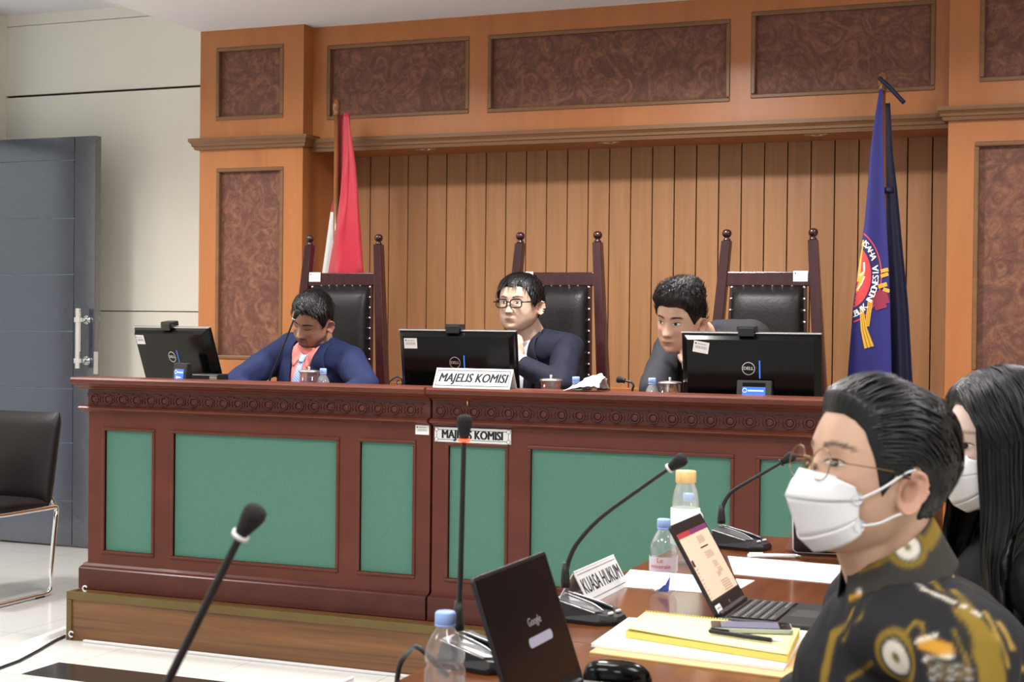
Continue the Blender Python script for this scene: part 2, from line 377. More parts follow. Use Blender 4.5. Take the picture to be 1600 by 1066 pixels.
# wood-panelled wall: two columns, lintel with inset panels, boarded recess
def cells(mb, x0, x1, z0, z1, y, t, holes):
    xs = sorted({x0, x1}|{h[0] for h in holes}|{h[1] for h in holes}); zz = sorted({z0, z1}|{h[2] for h in holes}|{h[3] for h in holes})
    for i in range(len(xs)-1):
        for j in range(len(zz)-1):
            cx, cz = (xs[i]+xs[i+1])/2, (zz[j]+zz[j+1])/2
            if not any(h[0] < cx < h[1] and h[2] < cz < h[3] for h in holes): mb.box(xs[i], xs[i+1], y, y+t, zz[j], zz[j+1])
    return mb
def inset(parent, h, y, depth=.022):
    x0, x1, z0, z1 = h
    MB().box(x0, x1, y+depth, y+depth+.006, z0, z1).build('inset_panel', 'burl', parent)
    f = MB(); w = .017
    for q in ((x0-.004, x1+.004, z0-.004, z0+w), (x0-.004, x1+.004, z1-w, z1+.004), (x0-.004, x0+w, z0+w, z1-w), (x1-w, x1+.004, z0+w, z1-w)): f.box(q[0], q[1], y-.006, y+depth+.002, q[2], q[3])
    f.build('panel_moulding', 'moulding_wood', parent, bevel=.005, seg=2)
CXL, CXR = -4.6, -3.97; HC = [(-4.497, -4.093, 2.40, 2.778), (-4.49, -4.088, 1.137, 2.14), (-4.49, -4.088, .3, .98)]
c = cells(MB(), CXL, CXR, 0, 2.88, 1.6, .03, HC).box(CXL, CXR, 1.63, YB+.05, 0, 2.88).build('trim_3', 'column_wood'); struct(c)
for h in HC: inset(c, h, 1.6)
RX = -.742; HR = [(-.611, .4, 2.41, 2.80), (-.627, .4, 1.14, 2.145), (-.627, .4, .3, .98), (.7, 1.7, 2.41, 2.8), (.7, 1.7, 1.14, 2.145)]
c = cells(MB(), RX, XR, 0, 2.88, 1.6, .03, HR).box(RX, XR, 1.63, YB+.05, 0, 2.88).build('trim_4', 'column_wood'); struct(c)
for h in HR: inset(c, h, 1.6)
HL = [(-3.884, -3.081, 2.392, 2.772), (-2.973, -1.746, 2.39, 2.77), (-1.64, -.816, 2.40, 2.796)]
c = cells(MB(), CXR, RX, 2.232, 2.88, 1.7, .03, HL).box(CXR, RX, 1.73, YB, 2.232, 2.88).build('trim_5', 'column_wood'); struct(c)
for h in HL: inset(c, h, 1.7)
def cprof(y, z0, z1, o=.045):
    d = z1-z0
    return [(y+.01, z0), (y-o*.45, z0), (y-o*.55, z0+d*.25), (y-o*.7, z0+d*.3), (y-o*.72, z0+d*.48), (y-o*.86, z0+d*.62), (y-o, z0+d*.72), (y-o, z0+d), (y+.01, z1)]
struct(MB().extx(cprof(1.7, 2.222, 2.288), CXR, RX).build('trim_6', 'moulding_wood'))
def ring_cornice(x0, x1, name):
    m = MB(); pr = cprof(1.6, 2.243, 2.302); rows = []
    for y, z in pr:
        o = 1.6-y; rows.append([(x0-o, YB-.02, z), (x0-o, 1.6-o, z), (x1+o, 1.6-o, z), (x1+o, 1.74, z)])
    m.grid(rows, smooth=False); m.grid([rows[-1], rows[0]], smooth=False); return struct(m.build(name, 'moulding_wood'))
ring_cornice(CXL, CXR, 'trim_7'); ring_cornice(RX, XR-.1, 'trim_8')
bd = MB(); x = CXR; pitch = .1135; x = -3.697-3*pitch
while x < RX:
    a0, a1 = max(x+.003, CXR), min(x+pitch-.003, RX)
    if a1 > a0: bd.box(a0, a1, 2.05, 2.075, .2, 2.25)
    x += pitch
bd.box(CXR, RX, 2.072, 2.2, .2, 2.25, 1)
wb = struct(bd.build('wall_back', ['board_wood', 'groove'], bevel=.005, seg=2))
zr = P(980, 606, y=2.02)[2]
struct(MB().box(CXR, RX, 2.02, 2.06, zr-.14, zr).build('baseboard_back', 'column_wood', bevel=.006))
for k, (px, py, nm) in enumerate(((665, 231, 'nearest the red and white flag'), (952, 222, 'in the middle of the three'), (1275, 207, 'nearest the blue flag'))):
    p = P(px, py, z=2.222); p[1] = max(1.78, min(1.95, p[1])); p[0] = P(px, py, y=p[1])[0]
    t = thing('recessed_downlight', 'unlit round downlight set under the wood lintel, '+nm, 'downlight', (p[0], p[1], 2.232), group='downlights under the lintel')
    MB().lathe([(.030, .004), (.03, -.004), (.05, -.008), (.055, -.003), (.055, .0)], n=24).build('rim', 'chrome', t)
    MB().lathe([(0, .002), (.03, -.001)], n=24).build('bulb', 'silver', t)

# ------------------------------------------------------------------ platform under the bench
pc = P(105, 1000, z=0); PX0, PY0 = pc[0], pc[1]; PZ = .203
pt = thing('podium_platform', 'low walnut laminate platform carrying the judges bench', 'platform', (PX0, PY0, 0))
MB().box(.004, 3.75, .004, 1.68-PY0-.1, 0, PZ-.003).build('platform_body', 'laminate', pt)
tr = MB(); tr.box(-.003, 3.75, -.004, .02, PZ-.032, PZ).box(-.003, .02, .0205, 1.4, PZ-.032, PZ).box(-.003, .022, -.004, .018, 0, PZ-.0325)
tr.build('edge_trim', 'trim_metal', pt, bevel=.002)
MB().box(.09, 3.75, -.016, 0, 0, .011).build('floor_strip', 'white', pt, bevel=.003)
for px, py, nm, y in ((121, 913, 'on top of the platform corner', None), (112, 991, 'at the foot of the platform corner', None)):
    if py < 950: q = V(PX0+.075, PY0+.02, PZ)
    else: q = P(px, py, y=PY0-.004)
    t = MB(); pts = [(.011*math.cos(a), 0, .011*math.sin(a)) for a in np.linspace(.5, 5.3, 12)]
    t.tube(pts, .0035, 8); t.box(-.006, .006, -.003, .003, -.0135, -.009)
    o = t.build('cable_clip', 'white'); o.location = (q[0], q[1]-.003, q[2]+(.0135 if py < 950 else 0)); tag(o, 'small white cable clip '+nm, 'clip', 'cable clips')
# cable cover and black cable on the floor at the left
a, b = P(104, 988, z=0), P(-40, 1040, z=0)
q = MB(); d_ = (b-a)/np.linalg.norm(b-a); n_ = V(-d_[1], d_[0], 0)
pr = [(-.03, 0), (-.018, .012), (.018, .012), (.03, 0)]
q.grid([[p+n_*o+V(0, 0, h) for o, h in pr] for p in (a-d_*.02+V(-.03, .03, 0), b*1.0)], smooth=False)
tag(q.build('cable_cover', 'white', fix=True, solid=.001), 'white floor cable cover running from the platform corner', 'cable cover')
pts = [P(x_, y_, z=.006) for x_, y_ in ((101, 994), (85, 1002), (60, 1017), (30, 1033), (0, 1044), (-40, 1058))]
tag(MB().tube(pts, .006, 8).build('floor_cable', 'black'), 'thin black cable lying on the tiles beside the cable cover', 'cable')

# ------------------------------------------------------------------ judges bench, two abutting sections
def sticker(parent, T, w=.07, h=.045, name='asset_sticker'):
    m = MB(); put_rect(m, -w/2, w/2, -h/2, h/2, T, .0012, 0); put_rect(m, -w*.4, -w*.32, h*.2, h*.36, T, .0016, 2)
    for k in range(14): put_rect(m, -w*.38+k*w*.055, -w*.38+k*w*.055+w*(.015+.02*((k*7) % 3)/2), -h*.15, h*.1, T, .0016, 1)
    put_rect(m, -w*.25, w*.3, h*.24, h*.3, T, .0016, 1)
    o = m.build(name, ['label', 'ink_grey', 'ink'], parent, fix=False); o['label'] = 'white barcode sticker'; return o
def bench(x0, x1, panels, lab, motif0):
    t = thing('judges_bench', lab, 'bench', (x0, 0, PZ), group='judges bench sections'); L = x1-x0; z = lambda v: v-PZ
    hs = [(a-x0, b-x0, z(.364), z(.870)) for a, b in panels]
    c = cells(MB(), 0, L, z(.29), z(.952), 0, .02, hs); c.box(0, L, .02, .04, z(.29), z(.952)).box(0, .03, .04, .78 if x0 < -3 else .3, 0, z(.96)).box(L-.03, L, .04, .3 if x0 < -3 else .78, 0, z(.96))
    c.build('front_frame', 'mahogany', t)
    MB().extx([(-.035, 0), (-.035, z(.287)), (-.030, z(.292)), (-.012, z(.297)), (0, z(.306)), (.03, z(.306)), (.03, 0)], -.02 if x0 < -3 else 0, L).build('base_plinth', 'mahogany_dark', t)
    for h in hs:
        MB().box(h[0], h[1], .010, .0195, h[2], h[3]).build('fabric_panel', 'green_felt', t)
        f = MB(); w = .014
        for q in ((h[0]-w, h[1]+w, h[2]-w, h[2]), (h[0]-w, h[1]+w, h[3], h[3]+w), (h[0]-w, h[0], h[2], h[3]), (h[1], h[1]+w, h[2], h[3])): f.box(q[0], q[1], -.006, .012, q[2], q[3])
        f.build('panel_moulding', 'mahogany', t, bevel=.004, seg=2)
    e = -.03 if x0 < -3 else 0
    MB().extx([(.0, z(.945)), (-.012, z(.947)), (-.02, z(.953)), (-.034, z(.957)), (-.036, z(.964)), (-.03, z(.970)), (-.014, z(.974)), (0, z(.974))], e, L).build('lower_moulding', 'mahogany', t)
    fr = MB().box(0, L, -.006, .04, z(.972), z(1.045)); k = motif0-x0; cz = z(1.001)
    while k < L-.03:
        if k > .02:
            fr.lathe([(0, .0045), (.008, .004), (.0125, .003), (.0135, 0)], (k, -.006, cz), 16, 0, Matrix.Rotation(PI/2, 4, 'X'))
            fr.lathe([(.0165, 0), (.0165, .007), (.021, .007), (.021, 0)], (k, -.006, cz), 20, 0, Matrix.Rotation(PI/2, 4, 'X'))
            for s in (-1, 1):
                for r_ in (-1, 1):
                    q = Matrix.Translation((k+.035, -.006, cz)) @ Matrix.Rotation(s*.75, 4, 'Y')
                    fr.box(r_*.006-.004+(.004 if r_ > 0 else -.004), r_*.006+.004+(.004 if r_ > 0 else -.004), -.007, 0, -.003, .003, 0, q)
            fr.box(k+.016, k+.054, -.014, -.006, z(1.023), z(1.0265))
        k += .0705
    if x0 < -3:
        for j in range(4):
            q = Matrix.Translation((.0, .014+j*.02, cz)) @ Matrix.Rotation(.7, 4, 'X'); fr.box(-.006, 0, -.004, .004, -.028, .028, 0, q)
    fr.build('carved_frieze', 'mahogany_dark', t)
    MB().extx([(0, z(1.04)), (-.014, z(1.042)), (-.022, z(1.050)), (-.04, z(1.056)), (-.05, z(1.064)), (-.062, z(1.067)), (-.066, z(1.075)), (-.066, z(1.084)), (-.060, z(1.092)), (.10, z(1.092)), (.10, z(1.04))], e*1.6, L).build('ledge', 'mahogany', t)
    MB().box(.03, L-.03, .04, .74, z(.945), z(.968)).build('desk_top', 'mahogany', t, bevel=.003)
    MB().box(.03, L-.03, .098, .112, z(.94), z(1.09)).build('ledge_back', 'mahogany_dark', t)
    return t
PAN1 = [(-3.979, -3.743), (-3.635, -2.876), (-2.769, -2.542)]; PAN2 = [(-2.390, -2.158), (-2.054, -1.296), (-1.190, -.96)]
B1 = bench(-4.064, -2.468, PAN1, 'left section of the mahogany judges bench with green fabric panels', -4.03)
B2 = bench(-2.458, -.875, PAN2, 'right section of the mahogany judges bench, behind the masked man', -2.425)
def face_T(x, y, z, tilt=0): return frame((x, y, z), (1, 0, 0), (0, math.sin(tilt), math.cos(tilt)))   # local x right, y up, z towards the camera side
q = P(660, 672, y=0); sticker(B1, face_T(q[0]+4.064, -.0005, q[2]-PZ), .058, .036)
# long sign stuck on the front
a, b = P(679, 667, y=-.008), P(798, 693, y=-.008); w, h = b[0]-a[0], abs(a[2]-b[2]); w2 = P(798, 671, y=-.008)
hh = P(679, 667, y=-.008)[2]-P(679, 690, y=-.008)[2]
sg = thing('bench_sign', 'white sign reading MAJELIS KOMISI stuck on the bench front', 'sign', (a[0]+w/2, -.008, a[2]-hh/2), group='name signs')
MB().box(-w/2, w/2, 0, .0075, -hh/2, hh/2).build('sign_board', 'white', sg, bevel=.001)
T = face_T(0, 0, 0); m = MB(); put_text(m, 'MAJELIS KOMISI', hh*.80, T, bold=.0022, sx=.82); m.build('lettering', 'ink', sg, fix=False)
m = MB(); put_frame(m, -w/2+.009, w/2-.009, -hh/2+.009, hh/2-.009, .0016, T, .0008, 0)
for sx_ in (-1, 1):
    for sy_ in (-1, 1): m.lathe([(.0, .0011), (.0075, .0011)], (sx_*(w/2-.009), 0, sy_*(hh/2-.009)), 16, 1, Matrix.Rotation(PI/2, 4, 'X')); m.lathe([(.0068, .0013), (.0082, .0013)], (sx_*(w/2-.009), 0, sy_*(hh/2-.009)), 16, 0, Matrix.Rotation(PI/2, 4, 'X'))
m.build('border_line', ['ink', 'white'], sg, fix=False)
# tiny chip of tape on the frieze above the microphone
q = P(730, 629, y=-.012)
o = MB().add([(-.004, 0, .012), (.004, 0, .012), (.002, 0, -.012), (-.001, 0, -.012)], [(0, 1, 2, 3)]).build('tape_scrap', 'bamboo', solid=.001); o.location = (q[0], -.0115, q[2]); tag(o, 'tiny scrap of yellowed tape on the carved frieze', 'tape')
# tent card on the ledge
def tent(loc, rz, L, H, D, txt, lab, font=None, skip=0, sx=1, shear=0, ts=.5, group='name signs', border=True, bold=.0006):
    t = thing('tent_card', lab, 'name card', loc, rz, group); th = math.atan2(D/2, H); s = math.hypot(H, D/2)
    c = MB()
    for sg_ in (-1, 1):
        Tm = frame((0, sg_*D/2, 0), (-sg_*1., 0, 0), (0, -sg_*D/2, H))
        c.box(-L/2, L/2, 0, s, -.0022, 0, 0, Tm)
    c.build('card', 'white', t)
    Tf = frame((0, -D/2, 0), (1, 0, 0), (0, D/2, H))
    if not txt: return t
    m = MB(); put_text(m, txt, s*ts, Tf @ Matrix.Translation((0, s*.49, 0)), .0007, sx=sx, shear=shear, bold=bold); m.build('lettering', 'ink', t, fix=False)
    m = MB()
    if border: put_frame(m, -L/2+.008, L/2-.008, s*.1, s*.9, .0022, Tf, .0008)
    else: put_rect(m, -L/2+.008, L/2-.008, s*.12, s*.135, Tf); put_rect(m, -L/2+.008, L/2-.008, s*.86, s*.875, Tf)
    m.build('border_line', 'ink', t, fix=False); return t
a, b = P(677, 604, y=-.03), P(797, 607, y=-.03); tp = P(684, 575, y=.0)[2]
tent(((a[0]+b[0])/2, .002, 1.0925), 0, b[0]-a[0], tp-1.092, .075, 'MAJELIS KOMISI', 'white tent card reading MAJELIS KOMISI standing on the bench ledge', sx=.80, shear=.2, ts=.62, bold=.0018)
# ------------------------------------------------------------------ judges chairs
def judge_chair():
    t = thing('judges_chair', '', 'chair', (0, 0, PZ), group='tall judges chairs')
    HT, RK = 1.505, .05            # post height, back rake per metre
    px_ = lambda z: .188+.075*(HT-z) if z > .45 else .188+.075*(HT-.45)
    py_ = lambda z: .0-.06*(HT-z)
    for s in (-1, 1):
        m = MB(); a = .0215
        rows = []
        for z in (0, .45, .9, HT):
            x, y, w_ = s*px_(z), py_(z), a*(1.15 if z < 1 else .95)
            rows.append([(x-w_, y-w_, z), (x+w_, y-w_, z), (x+w_, y+w_, z), (x-w_, y+w_, z)])
        m.grid(rows, cv=True, smooth=False); m.add(rows[-1], [(0, 1, 2, 3)])
        p = m.build('back_post', 'chair_wood', t, bevel=.004)
        c = (s*px_(HT), py_(HT), HT)
        MB().lathe([(0, 0), (.016, 0), (.017, .006), (.011, .012), (.010, .015), (.017, .020), (.021, .030), (.020, .040), (.012, .049), (0, .052)], c, 18).build('finial', 'chair_wood', p)
        m = MB(); m.box(s*.27-.022, s*.27+.022, -.56, -.516, 0, .36); m.build('leg', 'chair_wood', t, bevel=.004)
    def slab(z0, z1, y0, y1, inner=.02):
        m = MB(); w0, w1 = px_(z0)-inner, px_(z1)-inner
        return m.hexa([(-w0, py_(z0)+y0, z0), (w0, py_(z0)+y0, z0), (w0, py_(z0)+y1, z0), (-w0, py_(z0)+y1, z0)], [(-w1, py_(z1)+y0, z1), (w1, py_(z1)+y0, z1), (w1, py_(z1)+y1, z1), (-w1, py_(z1)+y1, z1)])
    r0 = HT-.135
    slab(r0-.062, r0, -.018, .018).build('top_rail', 'chair_wood', t, bevel=.004)
    slab(.42, .5, -.018, .018).build('bottom_rail', 'chair_wood', t, bevel=.004)
    m = MB(); zt, zb = r0-.056, .5
    W0 = lambda z: .148+.03*(zt-z)
    for s in (-1, 1):
        m.hexa([(s*(W0(zb))-.018, py_(zb)-.012, zb), (s*W0(zb)+.018, py_(zb)-.012, zb), (s*W0(zb)+.018, py_(zb)+.012, zb), (s*W0(zb)-.018, py_(zb)+.012, zb)], [(s*W0(zt)-.018, py_(zt)-.012, zt), (s*W0(zt)+.018, py_(zt)-.012, zt), (s*W0(zt)+.018, py_(zt)+.012, zt), (s*W0(zt)-.018, py_(zt)+.012, zt)])
    m.build('inner_frame', 'chair_wood', t, bevel=.003)
    rows = []; n = 14; k = 16
    for i in range(n+1):
        z = zb+(zt-zb-.006)*i/n; row = []
        for j in range(k+1):
            u = -1+2*j/k; edge = (1-abs(u)**6)**.5*(1-abs(2*i/n-1)**8)**.5
            row.append((u*(W0(z)+.004), py_(z)-.014-.045*edge, z))
        rows.append(row)
    bk = MB().grid(rows).build('backrest', 'leather', t, solid=.002)
    spots = [(s*(W0(z)+.009), z) for s in (-1, 1) for z in np.linspace(zb+.01, zt-.012, 17)]+[(-W0(zt)+2*W0(zt)*j/7, zt-.004) for j in range(1, 7)]
    n0 = MB().ball((0, 0, 0), (.0066, .0045, .0066), 0, 10, 6).build('nail', 'nail', bk)
    for i, (x, z) in enumerate(spots):
        o = n0 if i == 0 else n0.copy(); o.location = (x, py_(z)-.0135, z)
        if i: COL.objects.link(o); o.parent = bk
    rows = []
    for i in range(11):
        y = -.56+.5*i/10; rows.append([(-.27+.54*j/12, y, .40+.045*(1-abs(j/6-1)**6)**.5*(1-abs(i/5-1)**6)**.5) for j in range(13)])
    MB().grid(rows).build('seat', 'leather', t, solid=.002)
    MB().box(-.28, .28, -.565, -.05, .33, .402).build('seat_frame', 'chair_wood', t, bevel=.005)
    return t
CH = judge_chair(); CY = 1.22
def fin(px, px2, py): a, b = P(px, py, y=CY), P(px2, py, y=CY); return (a[0]+b[0])/2
for i, (px, px2, py, lab, sx_) in enumerate(((484, 592, 372, 'tall black leather judges chair behind the man in the blue suit', -1), (812, 935, 371, 'tall black leather judges chair behind the man with black glasses', -1), (1133.5, 1273, 367, 'tall black leather judges chair behind the leaning man in grey', 1))):
    o = CH if i == 0 else copy_tree(CH); o.location = (fin(px, px2, py), CY, PZ); o['label'] = lab; o['_s'] = sx_
for o in [q for q in COL.objects if '_s' in q]:
    s = o['_s']; del o['_s']; z = 1.505-.135-.02; sticker(o, frame((s*(.142), -.06*(1.505-z)-.0195, z), (1, 0, 0), (0, .06, 1)), .062, .045)

# ------------------------------------------------------------------ monitors and screens on the bench
DESK = .968
def monitor():
    t = thing('monitor', '', 'monitor', (0, 0, 0), group='monitors on the bench'); W_, H_ = .51, .315
    tl = Matrix.Translation((0, 0, .04)) @ Matrix.Rotation(math.radians(9), 4, 'X')     # back faces -y, leaning
    rows = []
    def rr(w, h, y): return [(-w, y, 0+(H_/2-h)), (w, y, H_/2-h), (w, y, H_/2+h), (-w, y, H_/2+h)]
    m = MB(); r = [rr(W_/2, H_/2, .014), rr(W_/2, H_/2, 0), rr(W_/2-.01, H_/2-.01, -.008), rr(W_/2-.024, H_/2-.022, -.024)]
    m.grid(r, cv=True, smooth=False); m.add(r[-1], [(0, 1, 2, 3)]); m.add(r[0], [(3, 2, 1, 0)]); m.xf(tl); sh = m.build('housing', 'black_gloss', t, bevel=.004)
    MB().box(-W_/2+.006, W_/2-.006, .0142, .0155, .012, H_-.006).xf(tl).build('display', 'tablet_screen', t)
    MB().box(-W_/2-.001, W_/2+.001, -.004, .014, H_-.002, H_+.0025).xf(tl).build('bezel_edge', 'silver', t, bevel=.001)
    Tl = tl @ frame((0, -.0246, H_*.60), (1, 0, 0), (0, 0, 1))
    m = MB(); c, R0 = -.004, .024
    m.grid([[np.array(Tl @ Vector((c+rr_*math.cos(a), rr_*math.sin(a), .0008))) for a in np.linspace(0, 2*PI, 40)[:-1]] for rr_ in (R0, R0-.0028)], cv=True, smooth=False)
    put_text(m, 'DELL', .0165, Tl @ Matrix.Translation((c, 0, 0)), .0008, bold=.0006, sx=1.0); m.build('emblem', 'silver', t, fix=False)
    m = MB(); put_rect(m, .034, .0395, -.036, .03, Tl, .0008); m.build('blue_stripe', pm('blue stripe', S(70, 130, 230), .4, emit=S(60, 120, 230), es=.25), t, fix=False)
    MB().box(-.03, .03, .0, .03, .0, .16).box(-.11, .11, -.03, .13, 0, .012).build('stand', 'black', t, bevel=.004)
    return t, tl, W_, H_
MO, TLM, MW, MH = monitor()
mons = []
def place_mon(o, px0, px1, py, y, rz, lab):
    a, b = P(px0, py, y=y), P(px1, py, y=y); o.location = ((a[0]+b[0])/2, y, DESK+.0005); o.rotation_euler = (0, 0, rz); o['label'] = lab; mons.append(o); return o
m2 = copy_tree(MO); m3 = copy_tree(MO)
place_mon(MO, 632, 814, 518, .31, 0, 'black monitor behind the MAJELIS KOMISI tent card, seen from the back')
place_mon(m2, 1067, 1290, 521, .205, math.radians(2), 'black monitor in front of the man in grey, seen from the back')
place_mon(m3, 240, 353, 506, .36, math.radians(-17), 'black monitor at the left end of the bench, turned sideways')
TX = math.radians(9)
def set_top_unused(o, py, px, y):        # lift so that the upper edge meets its measured height
    zt = P(px, py, y=y)[2]; o.location.z = zt-(.04+MH*math.cos(math.radians(9)))
    return o.location.z-DESK
for o, (px, py, y, sw, sr) in zip(mons, ((720, 517, .26, 0, 0), (1180, 521, .15, -1, -.17), (297, 508, .28, 0, 0))):
    dz = P(px, py, y=y)[2]-(.04+MH*math.cos(math.radians(9)))-DESK
    for ch in o.children:
        if not ch.name.startswith('stand'):
            ch.location.z = dz
            if o is m3: ch.rotation_euler.x = TX
    stp = frame((-MW/2+(.06 if sw == 0 else .078), -.0252, MH-.05), (math.cos(sr), 0, math.sin(sr)), (0, 0, 1)); s_ = sticker(o, TLM @ stp, .058, .042); s_.location.z = dz; s_.rotation_euler.x = TX if o is m3 else 0
    # webcam clipped on the upper edge
    wc = thing('webcam', '', 'webcam', o.location, o.rotation_euler[2], 'webcams on the monitors'); wx = -.012; zt = .04+MH*math.cos(math.radians(9))+dz
    yy = -math.sin(math.radians(9))*MH
    w_ = MB().box(wx-.035, wx+.035, yy-.014, yy+.03, zt+.004, zt+.026).box(wx-.03, wx+.03, yy-.019, yy-.012, zt-.012, zt+.02).build('body', 'black', wc, bevel=.004)
    MB().lathe([(0, .003), (.008, .003), (.01, 0)], (wx, yy+.03, zt+.015), 16, 0, Matrix.Rotation(-PI/2, 4, 'X')).build('camera_lens', 'black_gloss', wc)
    if o is m3: wc.rotation_euler.x = 0; [setattr(ch, 'rotation_euler', (TX, 0, 0)) for ch in wc.children]
    wc['label'] = {0: 'small black webcam clipped on the middle monitor', 1: 'small black webcam clipped on the monitor before the man in grey', 2: 'small black webcam clipped on the turned monitor at the left'}[mons.index(o)]
# conference units with lit blue screens
def screen_unit(px0, px1, py0, py1, y, rz, lab, mat):
    a, b = P(px0, py0, y=y), P(px1, py0, y=y); w_ = (b[0]-a[0])/math.cos(rz); zt = a[2]
    t = thing('delegate_unit', lab, 'conference unit', ((a[0]+b[0])/2, y, DESK+.0005), rz, 'conference units with lit screens'); H_ = zt-DESK; bk = .03
    m = MB(); m.hexa([(-w_/2, -.03, 0), (w_/2, -.03, 0), (w_/2, .07, 0), (-w_/2, .07, 0)], [(-w_/2, -.006+bk*0, H_), (w_/2, -.006, H_), (w_/2, .012, H_), (-w_/2, .012, H_)]); m.build('case', mat, t, bevel=.004)
    T = frame((0, -.03, 0), (1, 0, 0), (0, .024, H_)); sl = math.hypot(.024, H_)
    m = MB(); put_rect(m, -w_*.33, w_*.33, sl*.34, sl*.86, T, .0012, 0)
    put_rect(m, -w_*.17, w_*.28, sl*.77, sl*.80, T, .0016, 1); put_rect(m, -w_*.1, w_*.15, sl*.66, sl*.685, T, .0016, 1); put_rect(m, -w_*.17, w_*.28, sl*.5, sl*.51, T, .0016, 1)
    m.lathe([(0, .0016), (.006, .0016)], T @ Vector((-w_*.14, sl*.67, 0)), 14, 1, T.to_3x3().to_4x4())
    m.lathe([(.0065, .0016), (.0085, .0016)], T @ Vector((-w_*.26, sl*.79, 0)), 18, 1, T.to_3x3().to_4x4())
    m.build('lit_screen', ['screen_blue', 'screen_text'], t, fix=False)
    if mat == 'dark_grey':
        m = MB(); put_rect(m, -w_*.33, w_*.33, sl*.87, sl*.95, T, .001); m.build('upper_bezel', 'black_gloss', t, fix=False)
    return t
screen_unit(1152, 1206.5, 594, 618, .145, 0, 'grey conference unit with a lit blue screen before the monitor beside the masked man', 'dark_grey')
screen_unit(270, 298, 567, 590, .17, math.radians(-20), 'black conference unit with a lit blue screen at the left end of the bench', 'black')
a = P(304, 584, y=.16); b = P(345, 584, y=.16)
t = thing('voting_box', 'small black desk box with silver edge beside the left conference unit', 'box', ((a[0]+b[0])/2, .16, DESK+.0005)); W_ = b[0]-a[0]
MB().box(-W_/2, W_/2, -.02, .06, 0, a[2]-DESK).build('case', 'black', t, bevel=.004); m = MB(); zc = a[2]-DESK
m.box(-W_/2+.004, W_/2-.004, -.0215, -.02, zc-.006, zc-.003).box(W_*.18, W_*.45, -.0215, -.02, zc-.022, zc-.009); m.build('silver_edge', 'silver', t)

# ------------------------------------------------------------------ cups, bottles, small things on the bench
def cup(px, py_top, y, lab, wpx):
    q = P(px, py_top, y=y); r = (P(px+wpx/2, py_top, y=y)[0]-q[0]); ht = q[2]-DESK
    t = thing('lidded_cup', lab, 'cup', (q[0], y, DESK+.0005), group='lidded glass cups on the bench'); hb = ht-.022
    MB().lathe([(0, .002), (r*.62, .002), (r*.68, 0), (r*.9, .01), (r*.97, hb*.3), (r*.98, hb), (r*.93, hb), (r*.92, .012), (0, .006)], n=28).build('glass_body', 'glass', t)
    MB().lathe([(0, .0), (r*.94, 0), (r*.94, hb*.55), (0, hb*.55)], (0, 0, .013), 28).build('water', 'water', t)
    ld = MB().lathe([(0, hb), (r*1.06, hb), (r*1.1, hb+.004), (r*1.02, hb+.008), (r*.4, hb+.011), (0, hb+.012)], n=28).build('lid', 'silver', t)
    MB().lathe([(0, hb+.01), (.004, hb+.012), (.0065, hb+.019), (.005, hb+.024), (0, hb+.025)], n=14).build('knob', 'silver', ld)
    return t
cup(483, 574, .22, 'lidded glass cup before the man in the blue suit', 27)
cup(861, 587, .2, 'lidded glass cup to the right of the tent card', 30)
cup(1047, 591, .17, 'lidded glass cup beside the monitor of the man in grey', 33)
def bottle(t, H_, r, cap='blue_cap', body='bottle', level=.8):
    """ribbed mineral water bottle"""
    k = H_; pr = [(0, .004), (r*.6, 0), (r*.85, .004), (r*.97, .012), (r*.97, k*.1), (r, k*.13), (r, k*.2), (r*.93, k*.23), (r*1., k*.26), (r*1., k*.45), (r*.92, k*.47), (r*.88, k*.5), (r*.97, k*.54), (r*.98, k*.6), (r*.9, k*.68), (r*.68, k*.77), (r*.45, k*.84), (r*.40, k*.87), (r*.40, k*.9)]
    MB().lathe(pr, n=30).build('bottle_body', body, t)
    MB().lathe([(0, .006)]+[(a*.95, min(b, k*level)) for a, b in pr[1:] if b < k*level]+[(0, k*level)], n=30).build('water', 'water', t)
    m = MB().lathe([(r*.47, k*.885), (r*.50, k*.89), (r*.50, k*.985), (r*.44, k*1.), (0, k*1.)], n=30)
    m.lathe([(r*.40, k*.86), (r*.5, k*.865), (r*.5, k*.88), (r*.40, k*.885)], n=30); return m.build('cap', cap, t)
for px, py, y, lab in ((505, 576, .34, 'small water bottle with pale blue cap before the man in the blue suit'), (900, 589, .22, 'small water bottle with pale blue cap behind the crumpled paper'), (1019, 591, .19, 'small water bottle with pale blue cap beside the rightmost lidded cup')):
    q = P(px, py, y=y); t = thing('water_bottle', lab, 'bottle', (q[0], y, DESK+.0005), group='water bottles on the bench'); bottle(t, q[2]-DESK, .029, body='frost')
# crumpled white paper
q0, q1 = P(886, 611, y=.0), P(945, 609, y=.02); zt = P(936, 581, y=.03)[2]-1.092
rows = []
for i in range(14):
    u = i/13; row = []
    for j in range(10):
        v = j/9; x = q0[0]+(q1[0]-q0[0])*u; h = zt*(u**.9 if u < .82 else .82**.9-(u-.82)*1.2)*math.sin(PI*min(1, v*.9+.08))**.7
        row.append((x+.012*math.sin(9*v+3*u)*(h/zt), -.045+.12*v, 1.0935+max(0, h*(1+.13*math.sin(23*u*v+5*u)+.1*math.sin(31*u-9*v)))))
    rows.append(row)
tag(MB().grid(rows, smooth=False).build('crumpled_paper', 'paper', solid=.001), 'crumpled white paper on the bench ledge beside the middle glass cup', 'paper')

